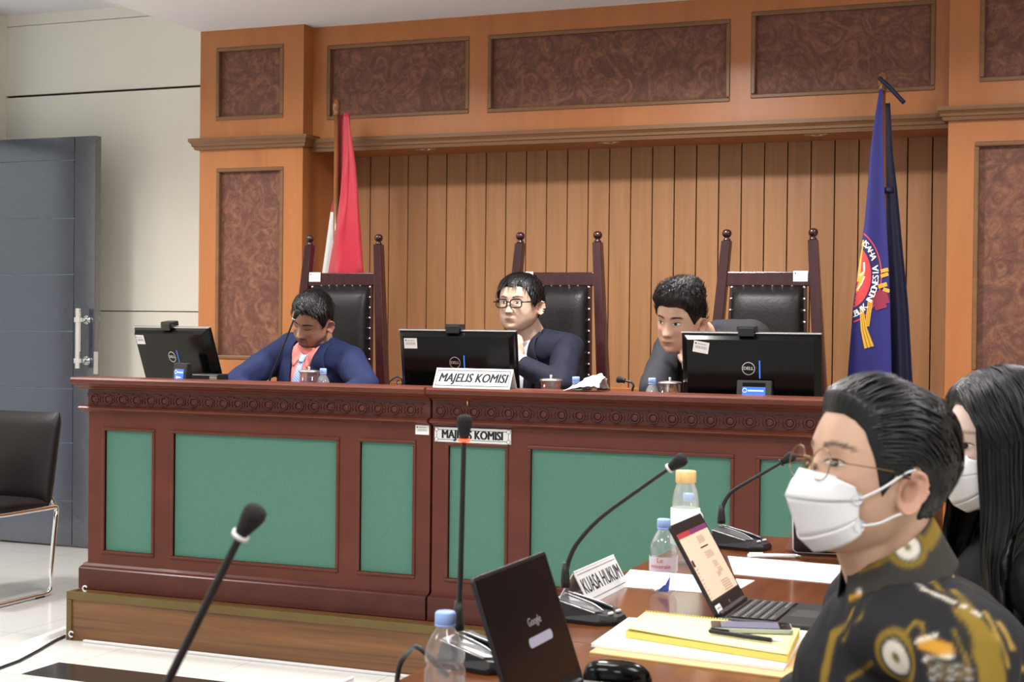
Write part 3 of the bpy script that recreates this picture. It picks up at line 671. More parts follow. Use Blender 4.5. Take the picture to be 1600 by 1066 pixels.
# ------------------------------------------------------------------ gooseneck microphones on the bench
def spline(pts, n=8):
    p = [V(*q) for q in pts]; p = [2*p[0]-p[1]]+p+[2*p[-1]-p[-2]]; out = []
    for i in range(1, len(p)-2):
        for t in np.arange(n)/n:
            a, b, c, d = p[i-1:i+3]; out.append(.5*((2*b)+(c-a)*t+(2*a-5*b+4*c-d)*t*t+(3*b-a-3*c+d)*t**3))
    out.append(p[-2]); return out
def mic_head(parent, tip, dirn, r, L, ring='white', lit=False):
    d = V(*dirn)/np.linalg.norm(dirn); q = Vector(d).to_track_quat('Z', 'Y').to_matrix().to_4x4()
    hd = MB().lathe([(0, -.002), (r*.55, 0), (r*.62, L*.1), (r*.9, L*.5), (r, L*.72), (r*.88, L*.9), (r*.5, L*.98), (0, L)], tip, 20, 0, q).build('windscreen', 'black_soft', parent)
    MB().lathe([(r*.5, -L*.12), (r*.72, -L*.12), (r*.74, 0), (r*.5, .0)], tip, 20, 0, q).build('light_ring', 'red_led' if lit else ring, parent)
    return hd
def gooseneck(parent, pts, r0=.006, r1=.004, sock=.011):
    s = spline(pts); n = len(s); MB().tube(s, [r0+(r1-r0)*i/(n-1) for i in range(n)], 12).build('gooseneck', 'black', parent)
    if sock: MB().tube([s[0], s[0]+V(0, 0, .012), s[0]+V(0, 0, .03), s[0]+V(0, 0, .05)], [sock, sock, sock*.8, sock*.62], 14).build('socket', 'black', parent)
y = .24; pts = [P(a_, b_, y=y) for a_, b_ in ((421, 596), (430, 572), (441, 545), (451, 520), (459, 500))]
b0 = V(pts[0][0]-.012, y, DESK); t = thing('desk_microphone', 'slim gooseneck microphone before the man in the blue suit', 'microphone', b0, group='microphones on the bench')
pl = [V(0, 0, .028)]+[p-b0 for p in pts]
gooseneck(t, pl, .0045, .0035, .009); mic_head(t, pl[-1]+(pl[-1]-pl[-2])*.1, pl[-1]-pl[-2]+V(.006, 0, 0), .0125, .042, 'silver')
MB().box(-.05, .05, -.06, .07, 0, .03).build('base', 'black', t, bevel=.008)
y = .2; pts = [P(a_, b_, y=y) for a_, b_ in ((988, 612), (990, 603), (987, 598), (981, 596), (975, 595))]
b0 = V(pts[0][0], y, DESK); t = thing('desk_microphone', 'short black bent microphone standing between the crumpled paper and the bottle', 'microphone', b0, group='microphones on the bench'); pl = [V(.004, 0, .03)]+[p-b0 for p in pts]
gooseneck(t, pl, .0045, .004, .008); mic_head(t, pl[-1], V(-1, 0, .2), .0135, .03, 'black'); MB().box(-.05, .05, -.05, .07, 0, .032).build('base', 'black', t, bevel=.008)
y = .22; pts = [P(a_, b_, y=y) for a_, b_ in ((607, 603), (612, 593), (619, 589), (625, 592), (626, 600), (621, 603), (616, 598), (618, 594))]
pts = [p+V(0, .004*i, 0) for i, p in enumerate(pts)]; pts = [V(pts[0][0], y, DESK+.006)]+pts
tag(MB().tube(spline(pts), .0035, 8).build('cable_loop', 'black'), 'loop of black cable sticking up left of the middle monitor', 'cable')

# ------------------------------------------------------------------ flags
def flag_pole(t, base, top, r=.0155):
    L = top[2]-base[2]; d = top-base
    MB().tube([(0, 0, .05), tuple(d*.5), tuple(d)], [r*1.1, r*1.05, r*.8], 16).build('pole', 'pole_wood', t)
    MB().lathe([(0, -.03), (r*1.15, -.028), (r*1.2, -.012), (r*.95, -.006), (r*1.3, .0), (r*1.5, .02), (r*1.1, .045), (0, .055)], d, 18).build('finial', 'pole_wood', t)
    MB().lathe([(0, 0), (.16, 0), (.16, .02), (.05, .04), (.03, .1), (.02, .1), (.02, .04), (0, .04)], n=28).build('foot', 'chair_wood', t)
def cloth(rowsf, nz, ns, name, mats, parent, base, mi=lambda i, j: 0, solid=.002):
    rows = [[V(*rowsf(i/nz, j/ns))-base for j in range(ns+1)] for i in range(nz+1)]
    m = MB()
    m.grid(rows)
    for k in range(nz*ns): m.m[k] = mi((k//ns)/nz, (k % ns)/ns)
    return m.build(name, mats, parent, solid=solid), rows
FY = 1.46; EO = -.07
tp = P(526, 172, y=FY); bs = V(P(527, 300, y=FY)[0]+.0, FY, PZ)
FL = thing('flag_on_pole', 'red and white flag hanging on a wooden pole behind the left chair', 'flag', bs, group='flags on poles'); flag_pole(FL, bs, tp, .0145)
ez = lambda py: P(540, py, y=FY)[2]
def edge(tab, z):   # tab [(py,px)] -> x at height z
    zs = [ez(p[0]) for p in tab]; xs = [P(p[1], p[0], y=FY+EO)[0] for p in tab]; return float(np.interp(z, zs[::-1], xs[::-1]))
TR_ = [(178, 536), (220, 543), (260, 550), (300, 555), (360, 562), (424, 568), (600, 580)]; TL_ = [(178, 532), (220, 531), (260, 530), (300, 527), (330, 523), (424, 510), (600, 492)]
ztop, zbot = ez(178), .75
def red_front(u, v):
    z = ztop+(zbot-ztop)*u; a, b = edge(TL_, z), edge(TR_, z); w_ = b-a
    return (a+w_*v+.006*math.sin(14*v+7*u), FY-.03-.05*u-.035*math.sin(PI*v)*min(1, u*3)+.016*u*math.sin(11*v+1)*1.4+.004*math.sin(40*u+9*v)*math.exp(-((v-.35)/.12)**2), z)
cloth(red_front, 60, 30, 'front_fold', ['red_cloth'], FL, bs)
TL2 = [(178, 522), (205, 523), (300, 524), (324, 517), (424, 504), (600, 482)]; zr = ez(325)
def red_back(u, v):
    global EO
    z = ztop+(zbot-ztop)*u; EO = .02; a, b = edge(TL2, z), edge(TL_, z)+.05
    return (a+(b-a)*v, FY+.03-.02*u+.012*math.sin(8*v+3)*u, z)
cloth(red_back, 60, 12, 'back_fold', ['red_shaded', 'white_cloth'], FL, bs, mi=lambda u, v: 1 if ztop+(zbot-ztop)*u < zr+.02*v else 0)
# blue flag
tp = P(1379, 132, y=FY); bs = V(P(1388, 560, y=FY)[0], FY, PZ)
EO = -.03
FB = thing('flag_on_pole', 'dark blue emblem flag hanging on a wooden pole at the right', 'flag', bs, group='flags on poles'); flag_pole(FB, bs, tp, .0155)
ez = lambda py: P(1380, py, y=FY)[2]
TLb = [(140, 1374), (185, 1367), (240, 1360), (300, 1356), (350, 1352), (420, 1342), (480, 1335), (590, 1327), (700, 1318)]; TRb = [(140, 1379), (185, 1379), (240, 1380), (300, 1382), (350, 1385), (420, 1389), (480, 1391), (590, 1393), (700, 1396)]
ztop, zbot = ez(141), .72
def blue_front(u, v):
    z = ztop+(zbot-ztop)*u; a, b = edge(TLb, z), edge(TRb, z)
    return (a+(b-a)*v, FY-.025-.05*u*(1-v)-.022*u*math.sin(PI*v)-.02*u*math.sin(6*v+.6), z)
fb, rows_b = cloth(blue_front, 70, 28, 'front_fold', ['blue_cloth'], FB, bs)
TRd = [(150, 1386), (240, 1391), (300, 1398), (400, 1407), (480, 1415), (590, 1421), (700, 1428)]
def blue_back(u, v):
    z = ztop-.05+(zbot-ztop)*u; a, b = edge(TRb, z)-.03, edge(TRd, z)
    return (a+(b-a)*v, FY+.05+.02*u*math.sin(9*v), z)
cloth(blue_back, 60, 14, 'back_fold', ['navy_and_shaded_blue'], FB, bs)
# tied ribbon at the top
a, b = P(1374, 122, y=FY-.03), P(1413, 161, y=FY-.03); pts = spline([a-bs, (a*.65+b*.35)-bs+V(0, -.012, .004), b-bs]); MB().tube(pts, .0095, 8).build('ribbon', 'navy_and_shaded_blue', FB)
q = P(1388, 297, y=FY-.02)-bs; MB().lathe([(.012, -.012), (.021, -.012), (.021, .012), (.012, .012)], q+V(0, .02, 0), 18).build('tie_ring', 'navy_and_shaded_blue', FB)
# emblem: flat embroidered patches laid on the front fold
bvh_b = BVHTree.FromPolygons([tuple(p) for r in rows_b for p in r], [(i*29+j, i*29+j+1, (i+1)*29+j+1, (i+1)*29+j) for i in range(70) for j in range(28)])
def on_flag(px, py, off):
    d = P(px, py, y=FY+1)-CAM; d /= np.linalg.norm(d); h = bvh_b.ray_cast(Vector(CAM-bs), Vector(d)); 
    if h[0] is None: return None
    return np.array(h[0])-d*off
def patch(name, polyf, nu, nv, mat, off):
    """polyf(u,v)->photo position; keeps only faces that land on the cloth"""
    m = MB(); g = [[on_flag(*polyf(i/nu, j/nv), off) for j in range(nv+1)] for i in range(nu+1)]
    for i in range(nu):
        for j in range(nv):
            q = [g[i][j], g[i+1][j], g[i+1][j+1], g[i][j+1]]
            if all(k is not None for k in q): m.add(q, [(0, 1, 2, 3)])
    return m.build(name, mat, FB, fix=False)
EC, EA, EB = (1322, 430), 56., 76.     # centre and half axes of the round emblem, partly folded away on the left
ell = lambda r, a: (EC[0]+EA*r*math.cos(a), EC[1]+EB*r*math.sin(a))
def sector(r0, r1): return lambda u, v: ell(r0+(r1-r0)*u, -PI/2+PI*v)
patch('emblem_rim', sector(.97, 1.0), 1, 60, 'emblem_red', .0045)
patch('emblem_band', sector(.70, .97), 6, 60, 'emblem_navy', .0045); patch('emblem_disc', sector(.02, .70), 20, 40, 'emblem_red', .0045)
def strip(pts, w0, w1):
    def f(u, v):
        k = v*(len(pts)-1); i = min(int(k), len(pts)-2); t_ = k-i; x = pts[i][0]+(pts[i+1][0]-pts[i][0])*t_; y_ = pts[i][1]+(pts[i+1][1]-pts[i][1])*t_
        dx, dy = pts[i+1][0]-pts[i][0], pts[i+1][1]-pts[i][1]; l = math.hypot(dx, dy); w_ = w0+(w1-w0)*v; return (x-dy/l*w_*(u-.5), y_+dx/l*w_*(u-.5))
    return f
patch('emblem_maroon', strip([(1372, 455), (1380, 482)], 27, 24), 4, 5, 'maroon', .005)
for pts, w0, w1 in (([(1346, 482), (1350, 515), (1358, 543)], 6, 17), ([(1360, 470), (1357, 492), (1355, 510)], 9, 7), ([(1372, 448), (1386, 444)], 7, 7), ([(1376, 424), (1388, 421)], 6, 6), ([(1376, 432), (1388, 428)], 6, 6), ([(1380, 452), (1390, 455)], 6, 6)):
    for k in (-.32, 0, .32):
        f = strip(pts, w0, w1); patch('emblem_ribbon', lambda u, v, f=f, k=k: f(.5+k+(u-.5)*.27, v), 3, 14, 'gold', .0056)
for pts, w0, w1, mt in (([(1349, 375), (1344, 405), (1340, 440)], 2, 7, 'gold'), ([(1350, 410), (1350, 425), (1342, 432)], 3, 3, 'thread_white'), ([(1349, 425), (1345, 440), (1339, 455)], 5, 4, 'gold'), ([(1351, 432), (1346, 444), (1340, 452)], 2, 2, 'thread_white'), ([(1346, 440), (1341, 430)], 5, 3, 'gold')): patch('emblem_figure', strip(pts, w0, w1), 3, 12, mt, .0056)
def arc_text(txt, a0, a1, r, size):
    m = MB(); n = len(txt)
    for i, chh in enumerate(txt):
        if chh == ' ': continue
        a = a0+(a1-a0)*i/(n-1); cx_, cy_ = ell(r, a); tx, ty = -EA*math.sin(a), EB*math.cos(a); l = math.hypot(tx, ty); tx, ty = tx/l, ty/l
        if a1 < a0: tx, ty = -tx, -ty
        vs, fs = text_mesh(chh, size); vs = [(x+o, y_) for o in (-.45, .45) for x, y_ in vs]; fs = fs+[tuple(k+len(vs)//2 for k in f) for f in fs]; ps = [on_flag(cx_+x*tx+y_*ty, cy_+x*ty-y_*tx, .0068+.00004*(k >= len(vs)//2)) for k, (x, y_) in enumerate(vs)]
        for f in fs:
            if all(ps[k] is not None for k in f): m.add([ps[k] for k in f], [tuple(range(len(f)))])
    return m.build('emblem_lettering', 'thread_white', FB, fix=False)
arc_text('REPUBLIK INDONESIA', 1.66, -.17, .835, 14); arc_text('USAHA', -.98, -.45, .835, 13)
# ------------------------------------------------------------------ chrome chair at the left, with a bag on its seat
a = P(80, 930, z=0); CX, CYY = a[0], a[1]; hw = .225; BAGZ = .478
t = thing('visitor_chair', 'black leather visitor chair on a chrome sled frame beside the open door', 'chair', (CX-hw, CYY, 0))
for s in (-1, 1):
    x = s*hw; pts = spline([(x, -.52, .012), (x, -.2, .012), (x, -.06, .012)], 3)+spline([(x, -.03, .013), (x, -.006, .03), (x, -.002, .06)], 5)+spline([(x, -.005, .1), (x, .02, .3), (x, .035, .405)], 3)
    m = MB().tube(pts, .0115, 12); m.tube(spline([(x, .035, .405), (x, .03, .42), (x, -.02, .425), (x, -.3, .425), (x, -.5, .43)], 6), .0115, 12)
    m.tube([(x, .04, .40), (x*.93, .02, .46), (x*.9, .0, .52)], .009, 10)
    m.build('sled_frame', 'chrome', t); MB().box(x-.012, x+.012, -.12, -.06, -.0005, .006).build('foot_pad', 'black', t)
def cushion(x0, x1, p, q, th, n=12, bulge=.35):
    """padded slab between profile points p and q (y,z)"""
    p, q = V(*p), V(*q); d = q-p; nrm = V(-d[1], d[0])/np.linalg.norm(d); rows = []
    for i in range(n+1):
        u = i/n; ring = []
        for k in range(24):
            a_ = 2*PI*k/24; cx_, cy_ = math.copysign(abs(math.cos(a_))**.45, math.cos(a_)), math.copysign(abs(math.sin(a_))**.45, math.sin(a_))
            e = (1-abs(2*u-1)**10)**.5 if 0 < u < 1 else 0.12
            c = p+d*u+nrm*th*.5*cy_*e*(1+bulge*(1-cx_*cx_)*math.sin(PI*u)); ring.append((x0+(x1-x0)*(.5+.5*cx_*(.97+.03*e)), c[0], c[1]))
        rows.append(ring)
    m = MB().grid(rows, cv=True); m.add(rows[0], [tuple(range(24))[::-1]]); m.add(rows[-1], [tuple(range(24))]); return m
cushion(-hw+.0, hw-.0, (-.02, .43), (.06, .88), .075).build('backrest', 'leather', t); cushion(-hw-.005, hw+.005, (-.52, .455), (-.02, .445), .06).build('seat', 'leather', t)
b0 = V(CX-hw-.12, CYY-.26, .492)
bg_ = thing('shoulder_bag', 'black bag resting on the seat of the chrome visitor chair', 'bag', b0)
m = MB(); rows = []
for i in range(11):
    u = i/10; w_ = .15*(1-.12*u)*(1-max(0, u-.85)*2.2); d_ = .07*(1-.5*u)*(1-max(0, u-.85)*3); rows.append([(w_*math.copysign(abs(math.cos(a_))**.6, math.cos(a_)), d_*math.copysign(abs(math.sin(a_))**.6, math.sin(a_)), .25*u) for a_ in np.linspace(0, 2*PI, 25)[:-1]])
m.grid(rows, cv=True); m.add(rows[-1], [tuple(range(24))]); m.build('body', 'bag', bg_)
MB().tube(spline([(-.1, 0, .23), (-.08, -.01, .31), (.02, -.02, .33), (.09, 0, .23)], 6), .009, 8).build('strap', 'bag', bg_)
o = MB().hexa([(-.05, -.015, 0), (.05, .015, 0), (.05, .018, 0), (-.05, -.012, 0)], [(-.07, -.01, .10), (.03, .02, .13), (.03, .023, .13), (-.07, -.007, .10)]).build('folded_paper', 'label')
q = P(-8, 776, y=CYY-.36); o.location = (q[0]-.02, CYY-.40, .492); tag(o, 'white folded paper standing against the black bag on the visitor chair', 'paper')

# ------------------------------------------------------------------ foreground table
TX0, TX1, TYF, TZ = -1.103, -.43, -1.05, .75
def table(y0, y1, lab):
    t = thing('conference_table', lab, 'table', ((TX0+TX1)/2, (y0+y1)/2, 0), group='foreground tables'); cx_, cy_ = (TX0+TX1)/2, (y0+y1)/2; hx, hy = (TX1-TX0)/2, (y1-y0)/2
    MB().box(-hx, hx, -hy+.001, hy-.001, TZ-.035, TZ).build('table_top', 'table_wood', t, bevel=.003)
    MB().box(-hx+.03, -hx+.05, -hy+.08, hy-.08, .18, TZ-.036).build('modesty_panel', 'table_wood', t, bevel=.002)
    for s in (-1, 1):
        MB().box(-hx+.05, hx-.12, s*(hy-.06)-.02, s*(hy-.06)+.02, 0, TZ-.036).build('end_panel', 'table_wood', t, bevel=.003)
    return t
YS = P(905, 1004, z=TZ)[1]
table(YS, TYF, 'glossy brown conference table carrying the open text laptop and tablet')
table(YS-1.9, YS, 'glossy brown conference table in front, carrying the dark laptop')

def mic_unit(loc, rz, pts, r, L, lab, lit=False, headdir=None, sc=1., ring='white'):
    """table conference microphone: buttons at local +x, socket at the back; pts are world points of the stem"""
    t = thing('table_microphone', lab, 'microphone', loc, rz, 'table microphones'); o = Vector(loc); R_ = Matrix.Rotation(-rz, 4, 'Z'); k = sc
    # lower wedge
    m = MB(); x0, x1, w0, w1 = -.055*k, .085*k, .052*k, .043*k
    out = [(x0, -w0), (x1-.03*k, -w0), (x1, -w1*.55), (x1, w1*.55), (x1-.03*k, w0), (x0, w0)]
    top = lambda x: (.044*k if x < x0+.02 else .044*k-(x-x0)/(x1-x0)*.028*k)
    n = len(out); rows = [[(x*.97+.0, y*.95, 0) for x, y in out], [(x, y, .008*k) for x, y in out], [(x*.93+.002, y*.86, top(x)) for x, y in out]]
    m.grid(rows, cv=True, smooth=False); m.add(rows[2], [tuple(range(n))]); m.add(rows[0], [tuple(range(n))[::-1]]); m.build('base', 'black', t, bevel=.004)
    m = MB(); zt = lambda x: top(x)+.0015
    for s, mt in ((1, 0), (-1, 1)):
        m.add([(x0*.85, s*.006, zt(x0)+.004), (x0*.9, s*w0*.80, zt(x0)), (x1*.5, s*w0*.80, zt(x1*.5)), (x1*.62, s*w0*.42, zt(x1*.62)+.001), (.02*k, s*.012, zt(.02*k)+.006)], [(0, 1, 2, 3, 4)], 0)
    m.build('top_plate', 'grey_plastic', t, solid=.0015)
    m = MB()
    for s in (-1, 1): m.tube(spline([(x0*.85, s*.008, zt(x0)+.007), (.02*k, s*.014, zt(.02*k)+.008), (x1*.62, s*w0*.44, zt(x1*.62)+.003)], 5), .0016, 6); m.tube([(x0*.92, s*w0*.85, zt(x0)-.001), (x1*.5, s*w0*.85, zt(x1*.5)-.001)], .0016, 6)
    m.build('silver_edge', 'silver', t)
    for s in (-1, 1): MB().box(x1*.74, x1*.74+.006, s*.017-.008, s*.017+.008, zt(x1*.74)-.001, zt(x1*.74)+.003).build('button', 'white', t, bevel=.001)
    pl = [np.array(R_ @ (Vector(p)-o)) for p in pts]
    gooseneck(t, pl, .0056*k, .0042*k, .0105*k); dv = pl[-1]-pl[-2] if headdir is None else np.array(R_.to_3x3() @ Vector(headdir)); mic_head(t, pl[-1], dv, r, L, ring, lit)
    return t
y = -2.40
pts = [P(a_, b_, y=y) for a_, b_ in ((883, 918), (885, 893), (891, 870), (905, 845), (940, 808), (1000, 764), (1047, 731))]
mic_unit((pts[0][0]+.045, y, TZ+.0005), math.radians(-8), pts, .0138, .038, 'gooseneck microphone leaning right beside the KUASA HUKUM card', sc=.95)
y = -2.86
pts = [P(a_, b_, y=y) for a_, b_ in ((716, 985), (718, 940), (720, 880), (722, 800), (724, 720), (725, 686))]
mic_unit((pts[0][0]+.04, y, TZ+.0005), math.radians(-14), pts, .0140, .042, 'upright gooseneck microphone with a lit red ring behind the dark laptop', lit=True, sc=1.)
y = -1.30
pts = [P(a_, b_, y=y) for a_, b_ in ((1127, 818), (1128, 800), (1132, 785), (1143, 769), (1165, 755), (1200, 735), (1222, 722))]
mic_unit((pts[0][0]+.045, y, TZ+.0005), math.radians(-12), pts, .0138, .038, 'far gooseneck microphone on the table, its head behind the spectacles', sc=1.05, ring='black')
y = -3.9
p1, p0 = P(377, 834, y=y), P(262, 1066, y=y); dv = (p0-p1)/np.linalg.norm(p0-p1); b0 = p0+dv*((p0[2]-.86)/-dv[2]); bz = V(b0[0]-.012, y, TZ+.045)
mic_unit((bz[0]+.05, y, TZ+.0005), math.radians(-10), [bz, bz+V(.001, 0, .04), b0, p0, p1*.5+p0*.5, p1], .0128, .036, 'nearest gooseneck microphone, blurred, crossing the floor stripe', headdir=tuple(P(400, 800, y=y)-p1), sc=1.)
# tent card KUASA HUKUM
a, b = P(944, 941, z=TZ), P(982, 915, z=TZ); ry = math.atan2((b-a)[1], (b-a)[0]); L_ = np.linalg.norm(b-a)
rt = P(966, 868, x=a[0]-.03)[2]; lt = P(905, 905, x=a[0]-.03)
far = V(*P(982, 915, z=TZ)); near = far-V(0, .265, 0)
tent((far[0]-.036, far[1]-.135, TZ+.0005), PI/2, .265, rt-TZ-.004, .075, 'KUASA HUKUM', 'white tent card reading KUASA HUKUM beside the leaning microphone', sx=.74, ts=.62, border=False)

q = P(551, 1057, z=TZ+.1)
tent((q[0], q[1]-.1325, TZ+.0005), PI/2, .265, .0995, .07, '', 'blank end of a white tent card peeking up left of the front water bottle', border=False)
# ------------------------------------------------------------------ papers, pad, phone, pens
def sheet(name, cs, z0, th, mat, lab, cat, group=None, sag=0):
    pts = [P(px, py, z=z0+th) for px, py in cs]; c = sum(pts)/len(pts); m = MB()
    m.prism([(p[0]-c[0], p[1]-c[1]) for p in pts], 0, th); o = m.build(name, mat); o.location = (c[0], c[1], z0); return tag(o, lab, cat, group)
sheet('paper_sheet', [(1137, 869), (1322, 884), (1308, 912), (1147, 897)], TZ+.0004, .001, 'paper', 'long white sheet lying behind the open text laptop', 'paper', 'loose sheets on the table')
sheet('paper_sheet', [(985, 890), (1179, 907), (1140, 929), (962, 916)], TZ+.0004, .001, 'paper', 'white sheet lying under the clear water bottle', 'paper', 'loose sheets on the table')
sheet('envelope', [(921, 1019), (985, 975), (1330, 992), (1282, 1066)], TZ+.0004, .003, 'manila', 'manila envelope under the stack of white paper', 'envelope')
sheet('paper_stack', [(924, 1006), (982, 965), (1262, 986), (1224, 1044)], TZ+.0038, .006, 'paper', 'stack of white paper between the envelope and yellow pad', 'paper')
zp = TZ+.0102; tp_ = thing('writing_pad', 'yellow writing pad on the stack of white paper', 'pad', P(1115, 985, z=zp)); lo = V(*tp_.location)
cs = [(1008, 957), (1250, 983), (1231, 1024), (977, 985)]; pts = [P(px, py, z=zp+.014)-lo for px, py in cs]
MB().prism([(p[0], p[1]) for p in pts], 0, .0125).build('pad_block', 'yellow_edge', tp_, bevel=.001)
rows = []; pts4 = [p for p in pts]
for i in range(13):
    u = i/12; row = []
    for j in range(7):
        v = j/6; q = (pts4[0]*(1-u)+pts4[1]*u)*(1-v)+(pts4[3]*(1-u)+pts4[2]*u)*v; row.append((q[0], q[1], .0128+.0015+.004*(1-u)**3*v))
    rows.append(row)
MB().grid(rows).build('top_sheet', 'yellow_paper', tp_, solid=.0008)
m = MB()
for i in range(30):
    q = pts4[0]+(pts4[1]-pts4[0])*(i+.5)/30*.55; m.box(q[0]-.0016, q[0]+.0016, q[1]-.001, q[1]+.002, .006, .0175)
m.build('spiral_edge', 'yellow_edge', tp_)
zq = zp+.0165
a, b, c_ = P(1113, 968, z=zq+.008), P(1240, 972, z=zq+.008), P(1104, 983, z=zq+.008)
ph = thing('smartphone', 'smartphone in a clear case lying on the yellow pad', 'phone', ((b+c_)/2-V(0, 0, .008))); T = frame((0, 0, 0), b-a, a-c_); Lx, Ly = np.linalg.norm(b-a)/2, .034
def rrect(w, h, r, n=5): return [(sx_*(w-r)+r*math.cos(a0+PI/2*i/n), sy_*(h-r)+r*math.sin(a0+PI/2*i/n)) for sx_, sy_, a0 in ((1, 1, 0), (-1, 1, PI/2), (-1, -1, PI), (1, -1, 3*PI/2)) for i in range(n+1)]
MB().prism(rrect(Lx, Ly, .009), .0002, .008, T).build('case', pm('clear grey case', S(170, 178, 170), .25), ph, bevel=.0015); MB().prism(rrect(Lx-.003, Ly-.003, .007), .0075, .0088, T).build('face', 'black_gloss', ph)
MB().prism([(-Lx*.72, -Ly*.84), (Lx*.68, -Ly*.84), (Lx*.68, Ly*.84), (-Lx*.72, Ly*.84)], .0086, .0092, T).build('screen', pm('switched-off grey screen', S(128, 130, 150), .12), ph)
MB().lathe([(.0045, .0093), (.006, .0096), (.007, .0093)], (Lx*.83, 0, 0), 16).xf(T).build('home_button', 'black', ph)
def pen(p0, p1, r, mat, tipm, lab, nm='pen'):
    t = thing(nm, lab, 'pen', p0); d = p1-p0; L = np.linalg.norm(d); d = d/L
    MB().tube([d*.0, d*.004, d*L*.45, d*L*.86], [r*.7, r, r*1.05, r], 12).build('barrel', mat, t); MB().tube([d*L*.86, d*L*.95, d*L], [r*.9, r*.45, r*.12], 12).build('tip', tipm, t)
    MB().tube([d*.004+V(0, 0, r*1.25), d*L*.28+V(0, 0, r*1.3)], r*.3, 6).build('clip', mat, t); return t
pen(P(1108, 986, z=zq+.005), P(1222, 1003, z=zq+.005), .0046, 'black', 'silver', 'black pen lying in front of the smartphone on the yellow pad')
pen(P(1168, 868, z=TZ+.0068), P(1254, 869, z=TZ+.0068), .0052, 'white', 'silver', 'white pen lying beyond the long white sheet')

# ------------------------------------------------------------------ bottles on the table
q = P(1036, 927, z=TZ); ht = P(1036, 812, y=q[1])[2]-TZ
BT = thing('water_bottle', 'clear water bottle with blue cap beside the open text laptop', 'bottle', (q[0], q[1], TZ+.0018), group='water bottles on the table'); bottle(BT, ht, .030)
def wrap(t, r, z0, z1, a0, a1, mat, name='wrap_label'):
    m = MB(); m.grid([[(r*math.cos(a), r*math.sin(a), z) for a in np.linspace(a0, a1, 40)] for z in (z0, z1)]); return m.build(name, mat, t)
def wrap_text(t, txt, size, r, z, ac, mat, name='lettering', **kw):
    vs, fs = text_mesh(txt, size, **kw); m = MB().add([(r*math.cos(ac+x/r), r*math.sin(ac+x/r), z+y) for x, y in vs], fs); return m.build(name, mat, t, fix=False)
M['wrap'] = pm('pale bottle wrap', S(226, 214, 226), .4); M['red_ink'] = pm('red print', S(206, 60, 60), .5); M['blue_ink'] = pm('blue print', S(86, 110, 196), .5)
ca = math.atan2(CAM[1]-q[1], CAM[0]-q[0])
wrap(BT, .0312, ht*.30, ht*.5, ca-1.9, ca+1.9, 'wrap'); wrap_text(BT, 'Le', .015, .0318, ht*.455, ca-.25, 'red_ink'); wrap_text(BT, 'minerale', .0135, .0318, ht*.375, ca-.22, 'red_ink')
m = MB(); m.add([(.0314*math.cos(ca+x/.03), .0314*math.sin(ca+x/.03), z) for x, z in ((0, ht*.06), (.012, ht*.06), (.016, ht*.26), (.006, ht*.16))], [(0, 1, 2, 3)]); m.add([(.0314*math.cos(ca+x/.03), .0314*math.sin(ca+x/.03), z) for x, z in ((-.014, ht*.04), (.012, ht*.04), (.003, ht*.14))], [(0, 1, 2)]); m.build('blue_print', 'blue_ink', BT, fix=False)
d0 = 66/F_PX; dd = .064/(67/F_PX); q = P(696, 956, d=dd); qz = q[2]; ht2 = qz-TZ
B2_ = thing('water_bottle', 'clear water bottle with blue cap at the front, left of the dark laptop', 'bottle', (q[0], q[1], TZ+.0005), group='water bottles on the table'); bottle(B2_, ht2, .031, level=.82)
q = P(1070, 880, z=TZ); zc = P(1068, 735, y=q[1])[2]-TZ; r = .0335
TB = thing('tumbler', 'clear tumbler bottle with bamboo lid behind the open text laptop', 'bottle', (q[0], q[1], TZ+.0018)); k = zc
MB().lathe([(0, .003), (r*.9, 0), (r, .006), (r, k*.62), (r*.97, k*.68), (r*.86, k*.77), (r*.70, k*.84), (r*.66, k*.87)], n=32).build('bottle_body', 'frost', TB)
MB().lathe([(r*1.06, k*.2), (r*1.09, k*.21), (r*1.09, k*.585), (r*1.03, k*.59), (r*1.03, k*.2), (r*1.06, k*.2)], n=32).build('pale_sleeve', pm('pale mint sleeve', S(226, 236, 222), .7), TB)
MB().lathe([(r*.7, k*.86), (r*.76, k*.865), (r*.76, k*.98), (r*.72, k*.99), (0, k*.992)], n=24).build('bamboo_lid', 'bamboo', TB)
MB().tube(spline([(r*1.05, 0, k*.56), (r*1.25, .003, k*.5), (r*1.22, .003, k*.4), (r*1.06, 0, k*.36)], 5), .003, 8).build('strap', 'white', TB)
q2 = P(1075, 870, z=TZ); qq = q2+V(.0, .12, 0); 
hb = P(1073, 771, y=qq[1])[2]-TZ
t = thing('water_bottle', 'water bottle with blue cap seen through the tumbler bottle', 'bottle', (P(1076, 800, y=qq[1])[0], qq[1], TZ+.0005), group='water bottles on the table'); bottle(t, hb, .03)

